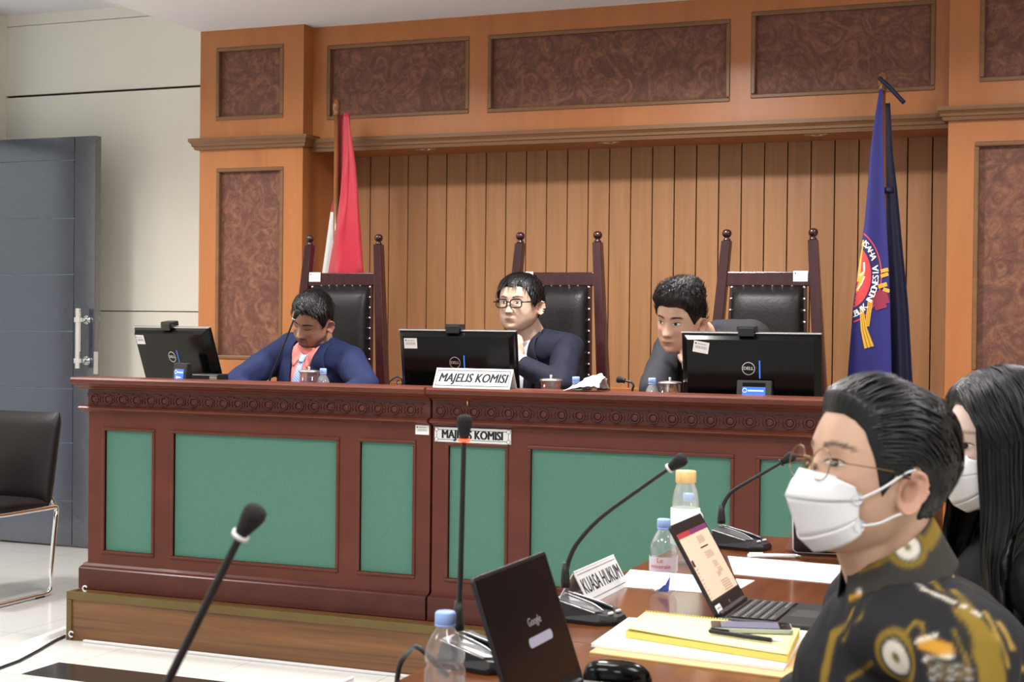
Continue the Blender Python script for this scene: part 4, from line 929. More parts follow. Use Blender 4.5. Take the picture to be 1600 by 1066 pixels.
# ------------------------------------------------------------------ laptops
def laptop(y0, y1, xh, tilt, Ls, depth, lab, dark):
    """hinge along y at x=xh, screen facing +x"""
    t = thing('laptop', lab, 'laptop', (xh, (y0+y1)/2, TZ+.0005), group='laptops on the table'); h = (y1-y0)/2; zb = .017
    MB().box(0, depth, -h, h, .002, zb).build('base', 'black', t, bevel=.004)
    kb = MB(); nr, nc = 5, 13; x0, x1 = .025, depth*.56; kk = MB().box(x0-.006, x1+.004, -h+.014, h-.014, zb-.0005, zb+.0006)
    ks = kk.build('keyboard', 'black_gloss', t)
    for i in range(nr):
        for j in range(nc):
            xa = x0+(x1-x0)*i/nr; ya = -h+.018+(2*h-.036)*j/nc
            if not (i == nr-1 and 3 <= j <= 8): kb.box(xa+.001, xa+(x1-x0)/nr-.0015, ya+.001, ya+(2*h-.036)/nc-.0015, zb+.0004, zb+.0022); kb.box(xa+.006, xa+.009, ya+.005, ya+.009, zb+.0022, zb+.0024, 1)
    xa = x0+(x1-x0)*(nr-1)/nr; kb.box(xa+.001, x1-.001, -h+.018+(2*h-.036)*3/nc, -h+.018+(2*h-.036)*9/nc, zb+.0004, zb+.0022)
    o = kb.build('keys', ['dark_grey', 'ink_pale'], t); o.parent = ks
    MB().box(depth*.63, depth*.96, -h*.35, h*.3, zb-.0003, zb+.0007).build('touchpad', 'dark_grey', t, bevel=.001)
    MB().box(-.004, .012, -h*.85, h*.85, zb-.006, zb+.008).build('hinge', 'black', t, bevel=.003)
    Ts = Matrix.Translation((.004, 0, zb+.002)) @ Matrix.Rotation(-tilt, 4, 'Y') @ Matrix.Rotation(PI/2, 4, 'Z') @ Matrix.Rotation(PI/2, 4, 'X')   # x to the viewer's right, y up, z to viewer
    lid = MB(); lid.prism(rrect(h, Ls/2, .008), -.006, 0, Ts @ Matrix.Translation((0, Ls/2, 0))).build('lid', 'black', t, bevel=.0015)
    return t, h, Ts
# text laptop
a, b = P(1113, 962, z=.77), P(1167, 934, z=.77)
xh = (a[0]+b[0])/2; t, h, Ts = laptop(a[1]-.006, b[1]+.006, xh, math.radians(30), .198, .205, 'open laptop showing a document, in front of the masked man', False)
M['scr_page'] = pm('lit page', S(226, 196, 172), .35, emit=S(226, 190, 164), es=.28); M['scr_grey'] = pm('lit grey text', S(188, 164, 148), .4, emit=S(180, 152, 134), es=.16)
M['scr_red'] = pm('lit red bar', S(170, 60, 60), .4, emit=S(176, 66, 66), es=.2); M['scr_purple'] = pm('lit purple bar', S(120, 50, 100), .4, emit=S(120, 50, 100), es=.2); M['scr_dark'] = pm('lit dark line', S(50, 42, 40), .4)
m = MB(); H0, H1, wv = .026, .176, h-.010
put_rect(m, -wv, wv, H0, H1, Ts, .0006, 0); put_rect(m, -wv, -wv*.2, H1-.011, H1, Ts, .0009, 2); put_rect(m, -wv*.2, wv, H1-.011, H1, Ts, .0009, 3); put_rect(m, -wv, wv, H0, H0+.005, Ts, .0009, 4)
put_rect(m, -.005, .052, .131, .134, Ts, .0010, 4); put_rect(m, -wv+.002, -wv+.016, .104, .118, Ts, .001, 4)
for x0_, x1_, y0_, y1_ in ((.0, .05, .142, .158), (.002, .06, .108, .123), (.02, .055, .086, .1), (.03, .065, .072, .083), (.012, .04, .066, .076), (.01, .072, .034, .058)):
    n = 5; 
    for k in range(n): put_rect(m, x0_+(.004 if k % 2 else 0), x1_-(.006 if k == n-1 else 0), y0_+(y1_-y0_)*k/n, y0_+(y1_-y0_)*(k+.62)/n, Ts, .001, 1)
for k in range(9): put_rect(m, -wv+.004, -wv+.004+.01+.004*(k % 3), .036+.0075*k, .0385+.0075*k, Ts, .0009, 1)
m.build('lit_screen', ['scr_page', 'scr_grey', 'scr_red', 'scr_purple', 'scr_dark'], t, fix=False)
m = MB(); put_rect(m, -h+.012, -h+.05, .004, .02, Ts, .0008, 0); put_rect(m, -h+.018, -h+.044, .011, .014, Ts, .0012, 1); o = m.build('sticker', ['label', 'ink_grey'], t, fix=False)
m = MB(); put_rect(m, -.004, .004, .009, .016, Ts, .0008, 0); m.build('lid_badge', 'silver', t, fix=False)
# dark laptop in front
xh = -.805; yA = P(735, 915, x=xh-.068)[1]; t, h, Ts = laptop(yA, -2.948, xh, math.radians(19), .212, .21, 'open laptop with a dark search page, at the front of the table', True)
M['scr_black'] = pm('lit dark page', S(18, 18, 21), .12, emit=S(20, 20, 24), es=.06, spec=.18); M['scr_logo'] = pm('lit grey wordmark', S(120, 118, 122), .3, emit=S(120, 118, 124), es=.35); M['scr_bar'] = pm('lit search bar', S(130, 128, 142), .3, emit=S(150, 148, 164), es=.5)
m = MB(); wv = h-.006; put_rect(m, -wv, wv, .016, .206, Ts, .0006, 0); bw = h*.42
m.prism([(x+h*.18, y+.089) for x, y in rrect(bw*.78, .0075, .007)], .0007, .0009, Ts, 1); put_text(m, 'Google', .018, Ts @ Matrix.Translation((h*.14, .118, 0)), .001, mi=2, bold=.0006)
m.build('lit_screen', ['scr_black', 'scr_bar', 'scr_logo'], t, fix=False)
q = P(734, 914, x=xh-.066); 
# mouse
q = P(962, 1048, z=TZ+.02); t = thing('computer_mouse', 'glossy black mouse with silver buttons beside the dark laptop', 'mouse', (q[0], q[1], TZ+.0005), math.radians(28))
rows = []
for i in range(15):
    th = PI/2*i/14; rows.append([(.058*math.cos(th)**.6*math.cos(a_)*(1+.05*math.cos(a_)), .034*math.cos(th)**.6*math.sin(a_)*(1-.12*math.cos(a_)**2), .036*math.sin(th)**.8*(1-.18*math.cos(a_)*math.cos(th))) for a_ in np.linspace(0, 2*PI, 33)[:-1]])
m = MB().grid(rows, cv=True); m.add(rows[0], [tuple(range(32))[::-1]]); m.build('shell', 'black_gloss', t)
MB().tube([(.052*math.cos(a_), .0345*math.sin(a_), .008+.004*math.cos(a_)) for a_ in np.linspace(1.2, 3.6, 16)], .003, 8).build('side_trim', 'silver', t)
for k, x in enumerate((-.024, -.004, .016)): MB().box(x-.008, x+.008, -.017, -.010, .0255, .0305).build('button', 'silver', t, bevel=.0015)
# cable by the front bottle
pts = [P(620, 1058, z=TZ-.02), P(633, 1034, d=2.55), P(652, 1016, d=2.62), P(672, 1011, d=2.7), P(700, 1013, d=2.75)]
z_ = P(700, 1013, d=2.75)
pts = [V(TX0-.012, P(618, 1062, x=TX0-.012)[1], TZ-.035), P(624, 1042, x=TX0-.006), P(637, 1022, x=TX0+.015), P(655, 1013, x=TX0+.06), P(700, 1012, x=TX0+.1)]
pts[-1][2] = TZ+.02
tag(MB().tube(spline(pts), .0046, 8).build('microphone_cable', 'black'), 'black cable bending over the table edge left of the front water bottle', 'cable')

# ------------------------------------------------------------------ tablet
a, b = P(1238, 864, z=TZ+.004), P(1328, 868, z=TZ+.004); tl = P(1217, 746, d=(a-CAM)@_f)
dx = (b-a); Lb = .245; ux = dx/np.linalg.norm(dx); up = tl-a; nrm = np.cross(ux, up); 
TT = thing('tablet', 'tablet with white rim standing on the table behind the white face mask', 'tablet', a+ux*Lb/2); hgt = .172
yb = np.cross(V(0, 0, 1), ux); upv = V(0, 0, 1)*math.cos(.3)+yb*math.sin(.3)
# lean chosen so that the left edge runs as seen
best = None
for k in np.linspace(-.5, .9, 57):
    for hg in np.linspace(.15, .24, 19):
        uv = V(0, 0, 1)*math.cos(k)+yb*math.sin(k); pt = a+uv*hg; v_ = pt-CAM; px_ = 800+F_PX*(v_@_r)/(v_@_f); py_ = 533-F_PX*(v_@_u)/(v_@_f); e_ = math.hypot(px_-1217, py_-746)
        if best is None or e_ < best[0]: best = (e_, k, uv, hg)
hgt = best[3]
upv = best[2]; T = frame((0, 0, 0), ux, upv)
MB().prism([(x, y+hgt/2) for x, y in rrect(Lb/2, hgt/2, .014)], -.008, 0, T).build('body', 'white', TT, bevel=.002)
MB().prism([(x, y+hgt/2) for x, y in rrect(Lb/2-.004, hgt/2-.004, .011)], -.002, .0008, T).build('screen', 'tablet_screen', TT)
MB().add([np.array(T @ Vector(p)) for p in ((-Lb/2+.01, hgt*.42, -.0085), (-Lb/2+.01, .004, -.0085))]+[tuple(np.array(T @ Vector((-Lb/2-.02, 0, 0)))*V(1, 1, 0)+np.array(yb)*.06)]+[np.array(T @ Vector((Lb/2-.01, hgt*.42, -.0085)))]+[tuple(np.array(T @ Vector((Lb/2-.01, 0, 0)))*V(1, 1, 0)+np.array(yb)*.06)], [(0, 2, 1), (0, 3, 4, 2)]).build('folding_case', 'case', TT, solid=.002)
# ------------------------------------------------------------------ people
def pnoise(p, f, seed=0):
    """cheap smooth noise in about [-1,1] for an (n,3) array"""
    r = np.random.RandomState(seed); out = 0
    for k in range(5):
        w = r.normal(size=3)*f*(1+.5*k); out = out+np.sin(p@w+r.uniform(0, 6.28))*(.55**k)
    return out/2.1
HR = np.array([  # z, half width, front, back, exponent
 (.1190, .0005, -.013, -.015, 2.), (.1175, .018, .006, -.034, 2.), (.1115, .036, .030, -.056, 2.), (.101, .050, .050, -.074, 2.05), (.085, .062, .067, -.089, 2.1),
 (.062, .0705, .080, -.098, 2.2), (.036, .0745, .087, -.102, 2.25), (.012, .0755, .0875, -.101, 2.25), (-.012, .0742, .0865, -.096, 2.2), (-.034, .0722, .0865, -.088, 2.15),
 (-.054, .0695, .087, -.076, 2.1), (-.072, .0655, .0865, -.060, 2.05), (-.088, .058, .0845, -.040, 2.), (-.100, .048, .0825, -.018, 1.95), (-.110, .036, .0785, .002, 1.9), (-.1165, .020, .068, .022, 1.9), (-.1185, .0005, .046, .044, 2.)])
def ringpar(v):
    """v in [0,1] crown to chin -> interpolated ring"""
    k = np.clip(v, 0, 1)*(len(HR)-1); i = np.minimum(k.astype(int), len(HR)-2); t = (k-i)[..., None]
    g = lambda j: HR[np.clip(j, 0, len(HR)-1)]
    a, b, c, d = g(i-1), g(i), g(i+1), g(i+2)
    o = .5*(2*b+(c-a)*t+(2*a-5*b+4*c-d)*t*t+(3*b-a-3*c+d)*t**3)
    o[..., 1] = np.maximum(o[..., 1], .0005); return o
_vz = np.linspace(0, 1, 800); _zz = ringpar(_vz)[:, 0]
def v_of_z(z): return np.interp(-np.asarray(z), -_zz, _vz)
def gs(x, m, s): return np.exp(-((x-m)/s)**2)
def features(x, z, st):
    """forward relief of the face at lateral x, height z"""
    ax = np.abs(x); f = 0
    nb = np.clip((.008-z)/.05, 0, 1); nose = np.where(z > -.044, nb**1.15*st['nose'], st['nose']*np.clip(1-(-.044-z)/.010, 0, 1)**.8)
    nose = np.where(z > .008, 0, nose); w = .0075+.0075*nb
    f = f+nose*np.exp(-(ax/w)**2.2)
    f = f+.0075*gs(ax, .0125, .007)*gs(z, -.040, .0085)                      # nostril wings
    f = f-.0100*gs(ax, .033, .017)*gs(z, .001, .0125)                        # eye sockets
    f = f+.0050*gs(ax, .032, .0135)*gs(z, -.001, .0085)                       # lids over the eyeballs
    f = f+.0032*gs(ax, .028, .02)*gs(z, .021, .008)                          # brow ridge
    f = f+.0045*gs(ax, .043, .018)*gs(z, -.026, .017)                        # cheekbones
    f = f-.0022*gs(ax, .030, .012)*gs(z, -.056, .016)                        # beside the mouth
    f = f+.0040*np.exp(-(x/.030)**2)*gs(z, -.068, .014)                      # muzzle
    f = f+.0036*np.exp(-(x/.021)**4)*gs(z, -.0665, .0046)+.0040*np.exp(-(x/.019)**4)*gs(z, -.0770, .0050)-.0036*np.exp(-(x/.024)**4)*gs(z, -.0718, .0018)
    f = f-.0035*np.exp(-(x/.022)**2)*gs(z, -.0865, .0055)+.0042*np.exp(-(x/.018)**2)*gs(z, -.102, .010)
    f = f+.0012*np.exp(-(x/.006)**2)*0+st.get('jowl', 0)*gs(ax, .046, .02)*gs(z, -.07, .03)
    return f
def head_point(v, phi, st, off=0.):
    """surface of the head; phi from the face (0) towards the person's right"""
    R = ringpar(v); z, w, yf, yb, n = [R[..., k] for k in range(5)]
    w = w*st.get('wide', 1); lowk = np.clip((-.06-z)/.05, 0, 1); yc = yb+(yf-yb)*(.5-.12*lowk)
    c, s = np.cos(phi), np.sin(phi); e = 2/n
    x = w*np.sign(s)*np.abs(s)**e; yr = np.sign(c)*np.abs(c)**e; y = yc+np.where(c > 0, yf-yc, yc-yb)*yr
    x = x*(1+st.get('cheek', 0)*gs(z, -.06, .035))
    fr = np.clip((y-yc)/np.maximum(yf-yc, 1e-4), 0, 1)**1.2*np.clip(w/.04, 0, 1); y = y+features(x, z, st)*fr
    p = np.stack([x, y, z], -1)
    if np.any(off):
        c0 = np.stack([x*0, np.clip(y, -.02, .01), np.clip(z, -.05, .04)], -1); d = p-c0; d = d/np.linalg.norm(d, axis=-1, keepdims=True); p = p+d*np.asarray(off)[..., None]
    return p
def face_y(x, z, st):
    R = ringpar(v_of_z(z)); w, yf, yb, n = R[..., 1]*st.get('wide', 1), R[..., 2], R[..., 3], R[..., 4]; lowk = np.clip((-.06-z)/.05, 0, 1); yc = yb+(yf-yb)*(.5-.12*lowk)
    q = np.clip(1-np.abs(x/w)**n, 0, 1)**(1/n); return yc+(yf-yc)*q+features(x, z, st)*q**1.2
STD = dict(nose=.023, wide=1., cheek=0.)
def add_head(mb, T, st, nv=110, nphi=110):
    v = np.linspace(0, 1, nv)[:, None]+np.zeros((1, nphi)); ph = np.zeros((nv, 1))+np.linspace(0, 2*PI, nphi, endpoint=False)[None]
    p = head_point(v, ph, st); pts = (p.reshape(-1, 3)@np.array(T.to_3x3()).T+np.array(T.translation)).reshape(p.shape); mb.grid([list(r) for r in pts], cv=True)
    o = len(mb.v)
    for s in (-1, 1):    # ears
        rows = []; base = V(s*.0735*st.get('wide', 1), -.012, -.019)
        for r, h in ((.02, .001), (.25, .0), (.40, .0025), (.52, .0125), (.62, .0115), (.74, .0105), (.85, .0195), (.94, .0205), (1., .016), (.97, .010), (.8, .002), (.5, -.006), (.05, -.010)):
            row = []
            for a in np.linspace(0, 2*PI, 37)[:-1]:
                cy_, cz_ = math.cos(a), math.sin(a); ay = .0175*(1-.28*max(0, -cz_))*(1.0 if cy_ < 0 else .85); y = -ay*cy_*-1*r; z = .0315*cz_*r
                hh = h
                if cy_ > .5 and r > .5: hh = h*.55            # front edge runs into the cheek
                lat = hh*1.15+.5*(-y)*(1 if y < 0 else .6)
                yy = y*math.cos(.22)+z*math.sin(.22)*-.6; row.append(V(base[0]+s*max(lat, -.012), base[1]+yy, base[2]+z))
            rows.append(row)
        rows = [[np.array(T @ Vector(q)) for q in r] for r in rows]; mb.grid(rows, cv=True); mb.add(rows[0], [tuple(range(36))]); mb.add(rows[-1], [tuple(range(36))])
    return mb
def remesh(mb, voxel, smooth=2, fac=.5):
    o = mb.build('tmp', [], None); md = o.modifiers.new('r', 'REMESH'); md.mode = 'VOXEL'; md.voxel_size = voxel; md.use_smooth_shade = True
    if smooth: sm = o.modifiers.new('s', 'SMOOTH'); sm.iterations = smooth; sm.factor = fac
    dg = bpy.context.evaluated_depsgraph_get(); dg.update(); me = bpy.data.meshes.new_from_object(o.evaluated_get(dg)); old = o.data; bpy.data.objects.remove(o); bpy.data.meshes.remove(old); return me
def coords(me): a = np.empty(len(me.vertices)*3); me.vertices.foreach_get('co', a); return a.reshape(-1, 3)
def normals(me): a = np.empty(len(me.vertices)*3); me.vertices.foreach_get('normal', a); return a.reshape(-1, 3)
def setco(me, a): me.vertices.foreach_set('co', a.reshape(-1)); me.update()
def paint(me, rgb):
    at = me.color_attributes.new('tone', 'FLOAT_COLOR', 'POINT'); at.data.foreach_set('color', np.concatenate([rgb, np.ones((len(rgb), 1))], 1).astype(np.float32).reshape(-1))
def skin_mat(name, rough=.48):
    m, nt, b = newmat(name); at = N(nt, 'ShaderNodeAttribute', attribute_name='tone'); nt.links.new(at.outputs['Color'], b.inputs['Base Color'])
    b.inputs['Roughness'].default_value = rough; b.inputs['Specular IOR Level'].default_value = .4; b.inputs['Subsurface Weight'].default_value = .12; b.inputs['Subsurface Radius'].default_value = (.012, .005, .003); b.inputs['Subsurface Scale'].default_value = .6
    return m
M['skin'] = skin_mat('skin')
def lin(c): return np.array(S(*c)[:3])
def face_paint(local, skin, st, brow=1., stubble=None, lips=(150, 88, 80)):
    x, y, z = local[:, 0], local[:, 1], local[:, 2]; ax = np.abs(x); n = len(x)
    c = np.tile(lin(skin), (n, 1)); fr = ((y > .02) & (np.abs(z) < .14)).astype(float)
    mix = lambda c, t, k: c*(1-k[:, None])+lin(t)*k[:, None]
    c = c*(1+.06*pnoise(local, 55, 3)[:, None])
    c = mix(c, (188, 112, 92), fr*.18*gs(ax, .042, .02)*gs(z, -.03, .02)); c = mix(c, (170, 100, 80), fr*.16*gs(ax, 0, .016)*gs(z, -.04, .012))
    er = np.clip((ax-.0715)/.004, 0, 1)*(np.abs(z+.02) < .042)*(np.abs(y+.015) < .045); c = mix(c, (186, 126, 104), er*.45); c = mix(c, (104, 56, 44), er*.75*gs(y, -.008, .0075)*gs(z, -.021, .011))  # redder ears; the shade in their hollow is painted into the colour
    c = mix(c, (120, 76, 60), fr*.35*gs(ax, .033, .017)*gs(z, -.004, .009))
    c = mix(c, lips, fr*.8*np.clip(1.25-(ax/.024)**2, 0, 1)*np.clip(gs(z, -.0718, .0075)*1.4-.25, 0, 1)); c = mix(c, (70, 36, 34), fr*.8*(ax < .024)*gs(z, -.0718, .0014))
    c = mix(c, (70, 40, 34), fr*.8*gs(ax, .0085, .0042)*gs(z, -.0475, .003))
    arch = .0205+.004*(1-((ax-.036)/.02)**2); tap = .0042*(1-.35*np.clip((ax-.03)/.025, 0, 1))
    c = mix(c, (28, 21, 19), fr*brow*np.clip(1.35*np.exp(-((z-arch)/tap)**4)-.2, 0, 1)*(1/(1+np.exp(-(ax-.013)/.0012)))*(1/(1+np.exp((ax-.055)/.0014))))
    if stubble:
        k = np.clip(gs(z, -.0575, .0045)*(ax < .028)*1.1+gs(ax, .027, .005)*gs(z, -.076, .014)*.7+gs(z, -.104, .012)*np.exp(-(x/.034)**4)+.9*gs(z, -.118, .012)*(ax < .05)*(y > -.01), 0, 1)
        k = np.clip(k*(.9+.35*pnoise(local, 700, 9)), 0, 1)*fr; c = mix(c, (44, 34, 30), k*stubble)
    return np.clip(c, 0, 1)
def eyes(parent, T, st, look=(0, 0), squint=1., closed=False):
    for s in (-1, 1):
        m = MB(); cx_, cz_ = s*.0325, -.0005; hw_, hu, hl = .0150, .0052*squint, .0046*squint; nu, nv = 18, 8
        def pt(u, v, out): # u -1..1, v -1..1
            x = cx_+hw_*u; sh = (1-u*u)**.8; z = cz_+(hu if v > 0 else hl)*sh*v+.0012*s*u
            return np.array(T @ Vector((x, float(face_y(np.array(x), np.array(z), st))+out+.0012*(1-u*u)*(1-v*v), z)))
        if not closed:
            m.grid([[pt(-1+2*i/nu, -1+2*j/nv, .0006) for j in range(nv+1)] for i in range(nu+1)])
            ix, iz, r = cx_+look[0]*.006, cz_+look[1]*.003, .0056; g = []
            for k in range(5):
                rr_ = r*k/4; g.append([(ix+rr_*math.cos(a), iz+rr_*math.sin(a)) for a in np.linspace(0, 2*PI, 25)[:-1]])
            def clampz(x, z): u = max(-1, min(1, (x-cx_)/hw_)); sh = (1-u*u)**.8; return max(cz_-hl*sh+.0012*s*u, min(cz_+hu*sh+.0012*s*u, z))
            m.grid([[np.array(T @ Vector((x, float(face_y(np.array(x), np.array(clampz(x, z)), st))+.0024, clampz(x, z)))) for x, z in ring] for ring in g], cv=True, mi=1)
        lid = []
        for i in range(nu+1):
            u = -1+2*i/nu; v0 = 1. if not closed else -.9
            a = pt(u*1.03 if abs(u) < .97 else u, v0, .0022); b = np.array(T @ Vector((0, 0, .0017 if not closed else .0028)))-np.array(T.translation); lid.append([a, a+b])
        m.grid(lid, mi=2)
        m.build('eye', ['eye_white', 'iris', 'lash'], parent, fix=False)
def strands(mb, src, nrm, comb, n, L, w, lift, rng, centre, seg=6, keep=None, curl=0., down=0.):
    """tapered flat locks growing from the points src along the comb field"""
    idx = rng.randint(0, len(src), n)
    for i in idx:
        p = src[i].copy(); nn = nrm[i]; r0 = np.linalg.norm(p-centre); d = comb(p)+rng.normal(size=3)*.16; Ls = L*rng.uniform(.6, 1.25); ws = w*rng.uniform(.6, 1.3); pts = []; p = p-nn*.001
        for k in range(seg+1):
            q = (p-centre); q = q/np.linalg.norm(q); t = d-q*(d@q); t = t/(np.linalg.norm(t)+1e-9); side = np.cross(q, t); tw = ws*(1-(k/seg)**2)*(.5+.5*min(1, k+.5))
            pts.append([p-side*tw, p+q*tw*.45, p+side*tw]); p = p+t*Ls/seg; q = (p-centre); p = centre+q/np.linalg.norm(q)*(r0+lift*(k+1)/seg*rng.uniform(.5, 1.2)); d = .75*d+.25*comb(p)+V(0, 0, -down)
        mb.grid(pts)
def hair_cap(T, st, line, thick, comb, n, L, w, lift, seed=1, parent=None, mat='hair', rough=.0016, seg=6, down=0., frontonly=None):
    """shell over the scalp from crown to the hairline table [(phi deg, z)], plus locks"""
    nv, nphi = 44, 120; ph = np.linspace(0, 2*PI, nphi, endpoint=False); pd = np.degrees(np.minimum(ph, 2*PI-ph)); side = np.where(ph < PI, 1, -1)
    zl = np.interp(pd, [a for a, b in line], [b for a, b in line]); vl = v_of_z(zl); t = np.linspace(0, 1, nv)[:, None]
    v = t*vl[None]; PH = np.zeros((nv, 1))+ph[None]; edge = np.clip((1-t)/.16, 0, 1)**.6
    base = head_point(v, PH, st); th = thick(base, np.degrees(PH), t)*edge+.0015
    th = th+rough*edge*(np.sin(PH*61+7*np.sin(v*17+PH*3))+.6*np.sin(PH*113+v*23))
    p = head_point(v, PH, st, th); inner = head_point(v[-1:], PH[-1:], st, np.full((1, nphi), -.002))
    rows = [list(r) for r in p]+[list(inner[0])]; mb = MB(); mb.grid(rows, cv=True)
    src = p[1:-1].reshape(-1, 3); c = V(0, -.008, .015); nr = src-c; nr = nr/np.linalg.norm(nr, axis=1, keepdims=True); keep = (v[1:-1]/np.maximum(vl[None], 1e-3) < .93).reshape(-1)
    strands(mb, src[keep], nr[keep], comb, n, L, w, lift, np.random.RandomState(seed), c, seg=seg, down=down)
    mb.xf(T); return mb.build('hair', mat, parent, fix=False)
def headT(pos, yaw, pitch=0, roll=0, sc=1.):
    """yaw: 0 faces -y, positive turns to +x; pitch>0 looks down; roll>0 tips the crown to the person's left"""
    return Matrix.Translation(tuple(pos)) @ Matrix.Rotation(PI+yaw, 4, 'Z') @ Matrix.Rotation(-pitch, 4, 'X') @ Matrix.Rotation(roll, 4, 'Y') @ Matrix.Diagonal((sc, sc, sc, 1))
def hand(mb, wrist, dirn, palm_n, curl=.6, thumb_side=1, sc=1., spread=.0):
    """palm and five separate fingers; dirn points along the hand, palm_n out of the palm"""
    T = frame(wrist, dirn, np.cross(palm_n, dirn)); X, Y, Z = [np.array(T.to_3x3().col[k]) for k in range(3)]; w = V(*wrist); n = V(*palm_n)/np.linalg.norm(palm_n)
    s = np.cross(n, X)*thumb_side
    mb.ball(w+X*.045*sc, (.052*sc, .040*sc, .017*sc), T=frame((0, 0, 0), X, s)); mb.capsule(w-X*.02, w+X*.03*sc, .026*sc, .028*sc)
    for i, (o, L) in enumerate(((.028, .070), (.0095, .080), (-.0095, .074), (-.028, .058))):
        p = w+X*.084*sc+s*o*sc; d = X+s*spread*o*10; a = curl*(.8+.1*i); r = .0092*sc
        for k, l in enumerate((.45, .32, .23)):
            ang = a*(k+.6); dd = d*math.cos(ang)+n*math.sin(ang); q = p+dd*L*l*sc; mb.capsule(p, q, r, r*.92, 10); p = q; r *= .92
    p = w+X*.022*sc+s*.030*sc; d = X*.62+s*.62+n*.35; r = .0115*sc
    for l in (.034, .030, .024):
        q = p+d/np.linalg.norm(d)*l*sc; mb.capsule(p, q, r, r*.9, 10); p = q; r *= .88; d = d+X*.35+n*.15
def limb_set(J, jacket=0.):
    """capsules of a seated body from joints; jacket adds cloth thickness"""
    a = jacket; TT = J['T']; L = lambda *p: np.array(TT @ Vector(p)); out = []
    sh = J.get('build', 1.)
    out += [('b', L(0, .005, -.17), (.165*sh+a, .105*sh+a, .17+a)), ('b', L(0, .012, -.33), (.150*sh+a, .108*sh+a, .17+a)), ('b', L(0, .0, -.47), (.165*sh+a, .115+a, .13+a))]
    for s, k in ((1, 'R'), (-1, 'L')):
        S_ = L(s*.165*sh, -.018, -.062) if k+'s' not in J else V(*J[k+'s']); out.append(('c', L(s*.045, -.03, J.get('trap', -.02)), S_, .043+a*.6, .056*sh+a))
        out.append(('c', L(s*.06, .02, -.06), S_, .06+a, .055*sh+a)); E_, W_ = V(*J[k+'e']), V(*J[k+'w']); out.append(('c', S_, E_, .054*sh+a, .041+a)); out.append(('c', E_, W_ if not a else E_+(W_-E_)*.9, .041+a, .027+a*.9)); J['_'+k+'S'] = S_
    return out
def put(mb, items):
    for it in items:
        if it[0] == 'b': mb.ball(it[1], it[2], nu=28, nv=20)
        else: mb.capsule(*it[1:], n=22)
    return mb
def seated_legs(mb, J, a=0.):
    hip = np.array(J['T'] @ Vector((0, 0, -.55))); f = J['fwd']; r = V(-f[1], f[0], 0)*-1; fl = J['floor']; hip = V(hip[0], min(hip[1], J.get('hip_y', 99)), fl+.53)
    mb.ball(hip+V(0, 0, .02), (.17+a, .15+a, .12+a)) 
    for s in (-1, 1):
        k = hip+r*s*.10+f*.42+V(0, 0, -.02); mb.capsule(hip+r*s*.09, k, .078+a, .058+a); an = k+V(0, 0, -(k[2]-fl-.09))+f*.02; mb.capsule(k, an, .055+a, .042+a)
        mb.capsule(an+V(0, 0, -.045), an+f*.15+V(0, 0, -.055), .04, .034)
    # lower torso joins the hips
    mb.capsule(np.array(J['T'] @ Vector((0, 0, -.36))), hip, .13+a, .13+a)
def drape(bvh, T, Lf, Rf, nu, nv, off, name, mat, parent, thick=.0025, mid=0., fb=.10):
    """strip laid on the clothes: Lf(t), Rf(t) give (x,z) in the torso frame, cast from the front"""
    rows = []; TR = T.to_3x3(); dirn = TR @ Vector((0, -1, 0)); last = fb
    for i in range(nu+1):
        t = i/nu; a, b = Lf(t), Rf(t); row = []
        for j in range(nv+1):
            u = j/nv; x, z = a[0]+(b[0]-a[0])*u, a[1]+(b[1]-a[1])*u; h = bvh.ray_cast(T @ Vector((x, .5, z)), dirn)
            y = (T.inverted() @ h[0])[1] if h[0] is not None else last
            last = y if h[0] is not None else last
            row.append(np.array(T @ Vector((x, y+off+mid*4*u*(1-u), z))))
        rows.append(row)
    return MB().grid(rows).build(name, mat, parent, solid=thick)
def pl(*pts):
    ts = np.linspace(0, 1, len(pts)); return lambda t: (float(np.interp(t, ts, [p[0] for p in pts])), float(np.interp(t, ts, [p[1] for p in pts])))
